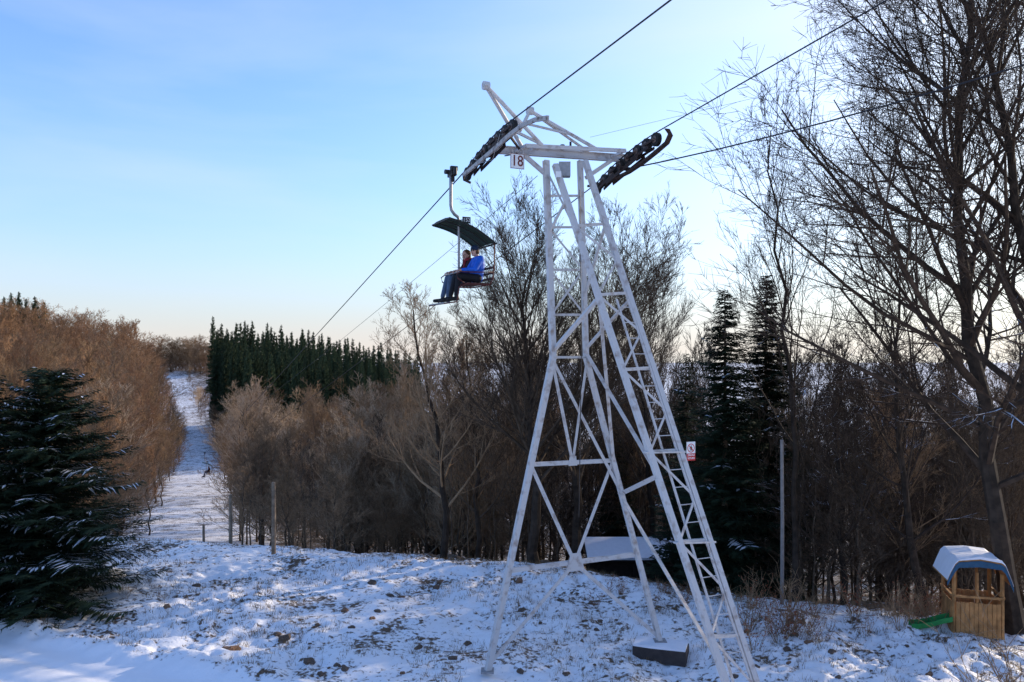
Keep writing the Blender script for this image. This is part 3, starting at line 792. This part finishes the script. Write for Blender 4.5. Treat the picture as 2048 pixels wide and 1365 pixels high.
big(23, [(1842,1228),(1815,1000),(1790,820),(1800,640),(1790,520)], 20.5, .12, 'medium bare tree rising behind the playhouse slide', nch=(22,9,7,4), L1=.34, start=.2, rmin=.0055)
big(24, [(1592,1200),(1586,900),(1575,640),(1558,450),(1535,260)], 21.5, .10, 'slender bare tree with few upswept branches right of the two spruces', nch=(22,6,4,3), L1=.25, start=.3, ang=(18,36), trop=.12, rmin=.0055)
big(25, [(1070,1128),(1068,940),(1056,780),(1048,660),(1045,560)], 25.5, .20, 'large round crowned bare tree directly left of the tower shaft', mc='bark', nch=(34,11,8,4), L1=.38, start=.3, ang=(20,42), trop=.07, wander=.085, rmin=.0065, r1f=.45, taperL=.38)
big(26, [(1152,1130),(1152,880),(1190,740),(1225,660),(1245,600)], 27, .19, 'large round crowned bare tree directly behind the tower', mc='bark', nch=(34,11,8,4), L1=.38, start=.3, ang=(20,42), trop=.07, wander=.085, rmin=.0065, r1f=.45, taperL=.35)
big(27, [(892,1135),(885,950),(860,800),(835,700),(822,620)], 26.5, .14, 'bare tree with crooked trunk and twiggy top left of the hanging chair line', mc='twig', nch=(24,8,7,4), L1=.30, start=.25, wander=.1, rmin=.006)
big(28, [(1310,1140),(1300,930),(1280,790),(1290,700),(1275,650)], 37, .18, 'bare tree seen through the right hand legs of the tower', mc='bark', nch=(30,10,8,4), L1=.38, start=.25, rmin=.008, ang=(18,40), trop=.09, wander=.09, taperL=.4)
big(29, [(960,1130),(955,920),(940,780),(935,680)], 28, .12, 'bare tree with straight dark stem below the hanging chair', mc='bark', nch=(26,9,7,4), L1=.34, start=.22, wander=.09, rmin=.006)
big(30, [(1690,1225),(1680,1000),(1672,840),(1690,710)], 22, .10, 'bare tree midway between the grey pole and the playhouse', nch=(22,8,6,4), L1=.34, start=.2, rmin=.006)

def px2x(px, d): return (px-1024)/F*d
def place_px(key, m_, px, top, d, label, group, w=1., hmin=4, hmax=26, name='bare_tree', sink=0.):
    x = px2x(px, d); z = float(height(np.array([x]), np.array([d]))[0])-sink
    zt = EYE-(top-HZ)/F*d; H = zt-z
    if H < hmin: return None
    if H > hmax: z = zt-hmax; H = hmax
    return place_bare(key, m_, x, d, H, label, group, w, name, z)
LH = ('distant russet bare tree on the hill left of the clearing', 'bare trees on the left hill')
LW = ('brown bare tree in the wood on the left slope', 'bare trees of the left wood')
LE = ('bushy brown bare tree bordering the left side of the clearing', 'bare trees lining the left of the clearing')
RE = ('pale tipped bare tree on the right side of the clearing', 'bare trees lining the right of the clearing')
for i in range(52):
    px = -45+i*7+R0.uniform(-6,6); d = R0.uniform(170,320)
    top = np.interp(px, [-40,60,130,200,270,295,330], [605,606,622,632,646,695,745])+R0.uniform(-12,20)
    if lateral(px2x(px,d), d) > -7: continue
    place_px(R0.choice(KEYS), 'twigred', px, top, d, *LH, 1.45)
for i in range(46):
    d = R0.uniform(62,150); px = R0.uniform(-60, 345)
    top = np.interp(px, [-60,0,100,200,280,320], [655,650,655,675,705,780])+R0.uniform(-10,80)
    if lateral(px2x(px,d), d) > -6.: continue
    place_px(R0.choice(KEYS), R0.choice(['twig','twigred']), px, top, d, *LW, 1.25)
for i in range(30):
    d = R0.uniform(36,62); px = R0.uniform(130, 318)
    top = np.interp(px, [130,200,250,300,350,375], [790,755,735,750,830,880])+R0.uniform(0,90)
    if lateral(px2x(px,d), d) > -5.0: continue
    place_px(R0.choice(KEYS), R0.choice(['twig','twigred','twigpale']), px, top, d, *LE, 1.3)
d = 62.
while d < 450:
    for sgn, lab, mm in ((-1, LE, ['twig','twigred']), (1, RE, ['twigpale','twig'])):
        t = sgn*(float(halfw(d))+1.6+R0.uniform(-.9,1.6)); x = float(strip_x(d))+t/.908
        place_bare(R0.choice(KEYS), R0.choice(mm), x, d+R0.uniform(-2,2), R0.uniform(7,12), *lab, 1.3)
    d *= 1.06
for i in range(40):
    px = 290+i*3.8+R0.uniform(-4,4); d = R0.uniform(456,490)
    place_px(R0.choice(('bareB','bareD','bareE')), R0.choice(['twigred','twig']), px, R0.uniform(668,716), d, 'faint bare tree on the far ridge at the top of the clearing', 'bare trees on the far ridge', 1.7, hmin=3, sink=5.)
for i in range(70):
    px = R0.uniform(385, 810)
    dm = np.interp(px, [385,420,440,480,540,600,700,800], [250,170,140,106,80,66,52,44]); d = dm*R0.uniform(1.02,1.4)
    if lateral(px2x(px,d), d) < 6.: continue
    top = np.interp(px, [395,420,470,520,600,680,760,800], [738,724,742,755,766,770,762,735])+R0.uniform(-10,95)
    place_px(R0.choice(KEYS), R0.choice(['twigpale','twig','twigpale','twig']), px, top, d, *RE, 1.15)
for i in range(64):
    px = R0.uniform(472, 1010); d = np.interp(px, [475,600,800,1000], [50,40,34,29])*R0.uniform(1,1.3)
    place_px(R0.choice(KEYS), R0.choice(['twig','twig','twigpale']), px, R0.uniform(800,980), d, 'young brown bare tree in the thicket just past the snowy crest', 'young bare trees of the middle thicket', 1.1, hmin=2.5, name='young_tree')
for i in range(44):
    px = R0.uniform(780, 1420); d = R0.uniform(33,62)
    if 1120 < px < 1400 and d < 39: d += 9
    top = np.interp(px, [760,860,1000,1200,1350,1420], [745,690,650,680,690,700])+R0.uniform(0,130)
    place_px(R0.choice(KEYS), R0.choice(['twig','twig','bark']), px, top, d, 'bare tree standing in the dark wood behind the tower', 'bare trees of the wood behind the tower', 1.)
for i in range(54):
    px = R0.uniform(1380, 2110); d = R0.uniform(22.5,55)
    top = R0.uniform(700,900) if i % 3 else R0.uniform(650,740)
    place_px(R0.choice(KEYS), R0.choice(['bark','twig','bark']), px, top, d, 'bushy bare tree in the backlit wood at the right', 'bushy bare trees of the right wood', .95)
for i in range(84):
    px = R0.uniform(500, 2080); cr_ = float(crest(px2x(px,22)))
    d = cr_+R0.uniform(1.5,16)
    if px < 900: d += 5
    if 1120 < px < 1400 and d < 36: d += 15
    place_px(R0.choice(SL), 'bark', px, R0.uniform(720,880) if px > 800 else R0.uniform(800,900), d, 'thin straight dark stem with few branches in the wood edge', 'thin dark stems of the wood edge', 1.15, name='thin_stemmed_tree')
for i in range(96):
    px = R0.uniform(480, 2080); cr_ = float(crest(px2x(px,22))); d = cr_+R0.uniform(1.5,20)
    if px < 1000: d += 3
    if 1110 < px < 1410 and d < 36: d += 16
    place_px(R0.choice(('bareB','bareD','bareE')), 'bark' if px > 1000 else 'twig', px, R0.uniform(900,1080), d, 'low dark twiggy tree in the undergrowth of the wood', 'low undergrowth trees of the wood', 1.8, hmin=1.4, name='undergrowth_tree')
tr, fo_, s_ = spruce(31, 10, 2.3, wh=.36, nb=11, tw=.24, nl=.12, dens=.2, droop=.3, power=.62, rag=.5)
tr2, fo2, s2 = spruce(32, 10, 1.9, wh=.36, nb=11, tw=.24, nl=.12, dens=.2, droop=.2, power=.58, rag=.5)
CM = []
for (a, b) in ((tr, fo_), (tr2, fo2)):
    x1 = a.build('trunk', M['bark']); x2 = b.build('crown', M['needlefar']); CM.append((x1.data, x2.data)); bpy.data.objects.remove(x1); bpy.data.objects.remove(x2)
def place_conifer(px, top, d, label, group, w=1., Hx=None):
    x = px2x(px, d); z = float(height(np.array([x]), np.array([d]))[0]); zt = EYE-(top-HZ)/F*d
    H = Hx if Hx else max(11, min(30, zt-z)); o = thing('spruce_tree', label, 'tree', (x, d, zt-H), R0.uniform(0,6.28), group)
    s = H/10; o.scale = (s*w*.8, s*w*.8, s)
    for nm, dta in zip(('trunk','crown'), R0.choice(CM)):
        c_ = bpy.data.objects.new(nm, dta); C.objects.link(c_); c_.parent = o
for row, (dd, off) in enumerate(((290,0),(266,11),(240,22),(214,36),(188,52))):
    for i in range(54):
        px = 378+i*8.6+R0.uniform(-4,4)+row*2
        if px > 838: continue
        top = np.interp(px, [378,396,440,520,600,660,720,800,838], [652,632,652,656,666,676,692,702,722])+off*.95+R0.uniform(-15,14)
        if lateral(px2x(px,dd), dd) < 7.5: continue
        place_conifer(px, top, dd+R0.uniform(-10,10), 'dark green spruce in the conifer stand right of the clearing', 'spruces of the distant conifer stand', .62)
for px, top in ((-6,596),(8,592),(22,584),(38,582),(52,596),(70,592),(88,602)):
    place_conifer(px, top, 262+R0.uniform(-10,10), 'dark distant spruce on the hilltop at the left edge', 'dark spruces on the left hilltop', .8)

# ------------------------------------------------------------------ shrubs with dry leaves
def sapling_meshes(seed, H=1.6, leaves=260):
    r = random.Random(seed); st = MB(); lf = MB()
    for k in range(7):
        a = r.uniform(0,6.28); p = Vector((math.cos(a)*.1, math.sin(a)*.1, -.1)); d = Vector((math.cos(a)*.35, math.sin(a)*.35, 1)).normalized(); L = H*r.uniform(.6,1)
        ps = [p]
        for i in range(5): d = (d+rv(r)*.15).normalized(); p = p+d*L/5; ps.append(p)
        st.tube(ps, [.012,.010,.008,.006,.005,.003], 4, cap=False)
        for j in range(9):
            i = r.randint(1,4); q = ps[i].lerp(ps[i+1], r.random()) if i < 5 else ps[5]
            dd = (Vector((r.gauss(0,1), r.gauss(0,1), .5+r.random()))).normalized(); e = q+dd*L*r.uniform(.12,.35)
            st.tube([q, q.lerp(e,.5)+rv(r)*.02, e], [.005,.004,.002], 3, cap=False)
            for m_ in range(int(leaves/63)):
                c_ = q.lerp(e, r.uniform(.3,1.05)); u = rv(r)*.032; v = rv(r)*.022
                lf.poly([c_-u, c_+v, c_+u, c_-v])
    return st, lf
SM = []
for sd, lv in ((41,320),(42,130),(43,0),(44,0)):
    s_, l_ = sapling_meshes(sd, 1.6, max(lv,63))
    a = s_.build('stems', M['twig']); dd = a.data; bpy.data.objects.remove(a)
    ld = None
    if lv: b = l_.build('leaves', M['leaf']); ld = b.data; bpy.data.objects.remove(b)
    SM.append((dd, ld))
def shrub(px, py, d, H, kind, label, group):
    x = px2x(px, d); o = thing('shrub', label, 'shrub', (x, d, gz(x, d)-.03), R0.uniform(0,6.28), group)
    s = H/1.6; o.scale = (s, s, s); sd, ld = SM[kind]
    c_ = bpy.data.objects.new('stems', sd); C.objects.link(c_); c_.parent = o
    if ld: c_ = bpy.data.objects.new('leaves', ld); C.objects.link(c_); c_.parent = o
for i in range(44):
    px = R0.uniform(1480, 1880); d = R0.uniform(17.2,20.5)
    if px > 1770 and d < 18.2: d += 1.2
    shrub(px, 0, d, R0.uniform(.5,1.3), R0.choice([0,1,2,3,1]), 'low shrub with dry red leaves at the edge of the right wood', 'dry leaved shrubs along the right wood')
for i in range(14):
    px = R0.uniform(1180, 1420); d = R0.uniform(20.2,21.8)
    shrub(px, 0, d, R0.uniform(.35,.65), R0.choice([0,1,0]), 'low red leaved shrub in front of the shed behind the tower', 'dry leaved shrubs near the shed')
for i in range(22):
    px = R0.uniform(230, 340) if i < 6 else R0.uniform(1000,1480); d = R0.uniform(19.5,22) if i < 6 else R0.uniform(17,19.8)
    shrub(px, 0, d, R0.uniform(.25,.5), R0.choice([2,3]), 'tiny leafless twig bush poking through the open snow', 'twig bushes on the open snow')
for px, d, H in ((1985,13.6,1.9),(2035,12.6,2.0),(2000,12.2,1.4),(2060,14,2.2)):
    shrub(px, 0, d, H, 2+int(d*10) % 2, 'bushy leafless shrub in the lower right corner in front of the playhouse', 'leafless shrubs in the lower right corner')

# ------------------------------------------------------------------ grass (stuff)
g = MB(); r = random.Random(9)
for i in range(8000):
    x = r.uniform(-13,13); y = r.uniform(15.2,27)
    if float(vnoise(np.array([x*.7]), np.array([y*.7]), 21)[0]) < -.02+.25*r.random()-.06: continue
    if path_line(x)-y > -.1 and x < -3: continue
    z = gz(x, y)
    for k in range(r.randint(4,8)):
        a = r.uniform(0,6.28); l = r.uniform(.04,.15); b0 = Vector((x+r.gauss(0,.05), y+r.gauss(0,.05), z-.03)); w = Vector((math.cos(a), math.sin(a), 0))*.006
        tip = b0+Vector((math.cos(a+1)*l*.6, math.sin(a+1)*l*.6, l+.03)); g.poly([b0-w, b0+w, tip])
tag(g.build('dry_grass', M['grass']), 'thin dry grass blades poking through the snow', 'grass', kind='stuff')

# ------------------------------------------------------------------ rocks
def rock_mesh(seed):
    r = random.Random(seed); m = MB(); m.ell((0,0,0), (1,.75,.5), 12, 8)
    off = Vector((r.random()*9, r.random()*9, r.random()*9))
    from mathutils import noise as nz
    m.v = [v*(1+.6*nz.noise(v*1.3+off)+.3*nz.noise(v*3+off)) for v in m.v]
    return m
RM = []
for sd in (1,2,3):
    for mt_ in ('rock','rockorange'):
        a = rock_mesh(sd).build('stone', M[mt_]); RM.append(a.data); bpy.data.objects.remove(a)
def rock(px, py, s, mi, label, group=None):
    d = 6.5*F/(py-HZ)
    for _ in range(3):
        x = px2x(px, d); d = (EYE-gz(x, d))*F/(py-HZ)
    x = px2x(px, d); sc = s/F*d/2
    o = bpy.data.objects.new('stone', RM[mi]); C.objects.link(o); o.location = (x, d, gz(x, d)+sc*.05); o.rotation_euler = (R0.uniform(-.3,.3), R0.uniform(-.3,.3), R0.uniform(0,6.28)); o.scale = (sc,)*3
    tag(o, label, 'stone', group)
rock(460,1303,40,1,'largest orange brown stone at the lower left edge of the smooth snow')
rock(568,1278,26,0,'dark stone right of and above the orange stone')
rock(618,1324,30,2,'flat brown stone near the bottom left of centre')
rock(746,1167,22,4,'dark stone high on the snow near the crest, left of the tower')
rock(690,1338,20,0,'small dark stone at the bottom beside the flat brown one')
rock(55,1240,24,3,'brown stone lying just in front of the left spruce')
for i in range(80):
    px = R0.uniform(300, 1900); py = R0.uniform(1155, 1358)
    if px < 600 and py > 1270: continue
    rock(px, py, R0.uniform(8,20), R0.choice((0,2,4,0,2,1)), 'small brown stone poking out of the rough snow', 'small stones scattered over the snow')

# ------------------------------------------------------------------ posts and pole
def post(px, top, d, r_, label, mt_='oldwood', group=None, name='wooden_post'):
    x = px2x(px, d); z = gz(x, d); zt = EYE-(top-HZ)/F*d
    m = MB(); m.tube([(0,0,-.3),(0.01,0,(zt-z)*.5),(0,.01,zt-z-.02),(0,.01,zt-z)], [r_*1.1, r_, r_*.92, r_*.8], 10)
    o = m.build(name, M[mt_]); o.location = (x, d, z); tag(o, label, 'post', group); return o
post(547, 965, 25.6, .068, 'tallest thick wooden post on the crest, rightmost of three')
post(461, 990, 30, .065, 'middle wooden post just behind the crest by the clearing')
post(407, 1050, 38, .06, 'shortest looking wooden post in the clearing, leftmost of three')
post(1564, 880, 20.3, .045, 'slim pale grey pole standing in front of the right wood', 'pole', None, 'grey_pole')

# ------------------------------------------------------------------ shed
sd = thing('shed', 'low dark wooden shed with snowy roof half hidden behind the tower', 'shed', (px2x(1258,33), 33, 0))
z0 = float(height(np.array([sd.location.x]), np.array([33.]))[0]); sd.location.z = z0
x0 = P(1170,0,33).x; x1 = P(1358,0,33).x
ze = EYE-(1120-HZ)/F*32.2; zt = EYE-(1078-HZ)/F*34.2
m = MB(); m.box(((x0+x1)/2, 33.2, (z0+ze)/2-.2), (x1-x0-.3, 1.6, ze-z0+.3)); wb(m, 'wall', M['darkwood'], sd)
m = MB(); m.prism([(x0,32.1,ze),(x1,32.1,ze),(x1,34.2,zt),(x0,34.2,zt)], (0,0,-.06)); rf = wb(m, 'roof', M['darkwood'], sd)
m = MB(); m.prism([(x0+.03,32.13,ze+.004),(x1-.03,32.13,ze+.004),(x1-.06,34.15,zt+.004),(x0+.05,34.15,zt+.004)], (0,0,.09)); sub(m, 'snow', M['snow'], rf, sd)
for x in (x0+.15, (x0+x1)/2, x1-.15): m = MB(); m.bar((x,32.25,z0-.5), (x,32.25,ze-.07), .1); wb(m, 'post', M['darkwood'], sd)

# ------------------------------------------------------------------ playhouse
ph = thing('playhouse', 'small wooden playhouse with snow covered angular roof at the lower right', 'playhouse', (px2x(1956,17.9), 17.9, gz(px2x(1956,17.9),17.9)-.05), rad(-14))
ph.scale = (.74,.74,.97)
for (x, y) in ((-.66,0),(.66,0),(-.66,1.15),(.66,1.15)):
    m = MB(); m.bar((x,y,0), (x,y,1.5), .08); m.build('post', M['wood'], ph)
def boards(name, p0, p1, z0, z1, n, mt_=M['wood']):
    m = MB(); p0 = Vector(p0); p1 = Vector(p1); L = (p1-p0).length; d = (p1-p0)/L
    for i in range(n):
        c_ = p0+d*L*(i+.5)/n
        m.bar(Vector((c_.x,c_.y,z0)), Vector((c_.x,c_.y,z1+.012*(i % 2))), L/n*.9, .022, Vector((-d.y,d.x,0)))
    return m.build(name, mt_, ph)
boards('front_panel', (-.62,-.05,0), (.62,-.05,0), .02, .80, 10)
boards('side_panel', (-.71,.04,0), (-.71,1.11,0), .02, .80, 9)
boards('side_panel', (.71,.04,0), (.71,1.11,0), .02, .80, 9)
boards('back_panel', (-.62,1.2,0), (.62,1.2,0), .02, .84, 10)
m = MB(); m.box((0,.57,.2), (1.26,1.1,.04)); m.build('deck', M['wood'], ph)
m = MB(); m.bar((-.7,-.05,.94), (.7,-.05,.94), .07, .05); m.bar((-.71,-.01,.942), (-.71,1.2,.942), .06, .045); m.bar((.71,-.01,.942), (.71,1.2,.942), .06, .045); m.build('rail', M['wood'], ph)
for x in (-.3,.3): m = MB(); m.bar((x,1.16,.84), (x,1.16,1.5), .06); m.build('back_stud', M['wood'], ph)
m = MB(); m.bar((-.02,-.0,.80), (-.02,-.0,1.5), .06); m.build('front_stud', M['wood'], ph)
arcp = [(-.90,1.30),(-.80,1.49),(-.68,1.68),(-.58,1.76),(0,1.82),(.58,1.76),(.68,1.70),(.80,1.47),(.90,1.24)]
m = MB(); m.strip([[Vector((a[0],-.2,a[1])), Vector((a[0],1.4,a[1])), Vector((a[0],1.4,a[1]+.03)), Vector((a[0],-.2,a[1]+.03))] for a in arcp])
rf = m.build('roof', M['wood'], ph)
n_ = len(arcp); thick = [.012,.025,.04,.05,.06,.055,.04,.025,.012]
m = MB(); secs = []
for i in range(n_):
    a = arcp[i]; bot = a[1]+.034
    secs.append([Vector((a[0],-.22,bot))]+[Vector((a[0],-.22+j*.204,bot+thick[i]*(.8+.4*math.sin(i*1.7+j*1.3)))) for j in range(9)]+[Vector((a[0],1.42,bot))])
m.strip(secs); m.build('snow', M['snow'], rf)
m = MB(); secs = []
for (x, z) in arcp:
    lz = z-.11-.04*math.cos(x*9)
    secs.append([Vector((x,-.2,z-.004)), Vector((x,-.205,lz)), Vector((x,-.225,lz)), Vector((x,-.225,z-.004))])
m.strip(secs); m.build('valance', M['bluepaint'], rf)
m = MB()
sl = [(-.72,.10,.36),(-1.0,.06,.31),(-1.35,.02,.22),(-1.65,-.02,.17),(-1.9,-.04,.16)]
m.strip([[Vector((a[0],a[1]-.21,a[2]+.1)), Vector((a[0],a[1]-.19,a[2]+.1)), Vector((a[0],a[1]-.18,a[2])), Vector((a[0],a[1]+.18,a[2])), Vector((a[0],a[1]+.19,a[2]+.1)), Vector((a[0],a[1]+.21,a[2]+.1)), Vector((a[0],a[1]+.2,a[2]-.02)), Vector((a[0],a[1]-.2,a[2]-.02))] for a in sl])
m.build('slide', M['greenplastic'], ph)

# ------------------------------------------------------------------ light, sky, camera
AZ = 55.; EL = 14.5
d = Vector((math.sin(rad(AZ))*math.cos(rad(EL)), math.cos(rad(AZ))*math.cos(rad(EL)), math.sin(rad(EL))))
sl_ = bpy.data.lights.new('sun', 'SUN'); sl_.energy = 5.0; sl_.angle = rad(.5); sl_.color = (1,.84,.64)
so = bpy.data.objects.new('sun', sl_); C.objects.link(so); so.rotation_euler = d.to_track_quat('Z','Y').to_euler(); so.location = (20,20,30)
w = bpy.data.worlds.new('World'); SC.world = w; w.use_nodes = True; nt = w.node_tree; N = nt.nodes; L = nt.links
bg = N['Background']; sky = N.new('ShaderNodeTexSky'); sky.sky_type = 'NISHITA'; sky.sun_disc = False; sky.sun_elevation = rad(EL); sky.sun_rotation = rad(AZ)
sky.air_density = 1.0; sky.dust_density = 2.2; sky.ozone_density = 1.2; sky.altitude = 700
tint = N.new('ShaderNodeMix'); tint.data_type = 'RGBA'; tint.blend_type = 'MULTIPLY'; tint.inputs[0].default_value = 1; tint.inputs[7].default_value = (1.08,1.62,2.5,1)
L.new(sky.outputs['Color'], tint.inputs[6])
tc = N.new('ShaderNodeTexCoord'); mp = N.new('ShaderNodeMapping'); mp.inputs['Scale'].default_value = (1.2,1.2,6.5); mp.inputs['Rotation'].default_value = (.25,.2,.3)
L.new(tc.outputs['Generated'], mp.inputs['Vector'])
no = N.new('ShaderNodeTexNoise'); no.inputs['Scale'].default_value = 1.3; no.inputs['Detail'].default_value = 6; no.inputs['Roughness'].default_value = .5; no.inputs['Distortion'].default_value = .4; L.new(mp.outputs['Vector'], no.inputs['Vector'])
mr = N.new('ShaderNodeMapRange'); mr.inputs['From Min'].default_value = .45; mr.inputs['From Max'].default_value = .8; mr.inputs['To Max'].default_value = .40; L.new(no.outputs['Fac'], mr.inputs['Value'])
mx = N.new('ShaderNodeMix'); mx.data_type = 'RGBA'; mx.inputs[7].default_value = (5.6,6.3,7,1); L.new(mr.outputs['Result'], mx.inputs[0]); L.new(tint.outputs[2], mx.inputs[6])
sx = N.new('ShaderNodeSeparateXYZ'); L.new(tc.outputs['Generated'], sx.inputs['Vector'])
ab = N.new('ShaderNodeMath'); ab.operation = 'ABSOLUTE'; L.new(sx.outputs['Z'], ab.inputs[0])
def explayer(k, amp, col, src):
    ml = N.new('ShaderNodeMath'); ml.operation = 'MULTIPLY'; ml.inputs[1].default_value = -k; L.new(ab.outputs[0], ml.inputs[0])
    ex = N.new('ShaderNodeMath'); ex.operation = 'EXPONENT'; L.new(ml.outputs[0], ex.inputs[0])
    m3 = N.new('ShaderNodeMath'); m3.operation = 'MULTIPLY'; m3.inputs[1].default_value = amp; L.new(ex.outputs[0], m3.inputs[0])
    hz = N.new('ShaderNodeMix'); hz.data_type = 'RGBA'; hz.inputs[7].default_value = (*col,1); L.new(m3.outputs[0], hz.inputs[0]); L.new(src, hz.inputs[6]); return hz.outputs[2]
o1 = explayer(4.5, .55, (4.4,5.9,7.1), mx.outputs[2])
o2 = explayer(13., .85, (6.4,5.6,5.0), o1)
vm = N.new('ShaderNodeVectorMath'); vm.operation = 'NORMALIZE'; L.new(tc.outputs['Generated'], vm.inputs[0])
dt = N.new('ShaderNodeVectorMath'); dt.operation = 'DOT_PRODUCT'; dt.inputs[1].default_value = tuple(d); L.new(vm.outputs[0], dt.inputs[0])
mxm = N.new('ShaderNodeMath'); mxm.operation = 'MAXIMUM'; mxm.inputs[1].default_value = 0.; L.new(dt.outputs['Value'], mxm.inputs[0])
pw = N.new('ShaderNodeMath'); pw.operation = 'POWER'; pw.inputs[1].default_value = 5.; L.new(mxm.outputs[0], pw.inputs[0])
pm_ = N.new('ShaderNodeMath'); pm_.operation = 'MULTIPLY'; pm_.inputs[1].default_value = .95; L.new(pw.outputs[0], pm_.inputs[0])
gl = N.new('ShaderNodeMix'); gl.data_type = 'RGBA'; gl.inputs[7].default_value = (8.4,8.0,7.4,1); L.new(pm_.outputs[0], gl.inputs[0]); L.new(o2, gl.inputs[6])
L.new(gl.outputs[2], bg.inputs['Color']); bg.inputs['Strength'].default_value = .148
cam = bpy.data.cameras.new('camera'); co_ = bpy.data.objects.new('camera', cam); C.objects.link(co_)
cam.sensor_width = 36; cam.lens = 28.0; cam.shift_y = 17.5/2048; cam.clip_end = 60000; cam.clip_start = .05
co_.location = (0,0,EYE); co_.rotation_euler = (rad(90),0,0); SC.camera = co_
SC.view_settings.view_transform = 'Standard'; SC.view_settings.look = 'None'; SC.view_settings.exposure = 0
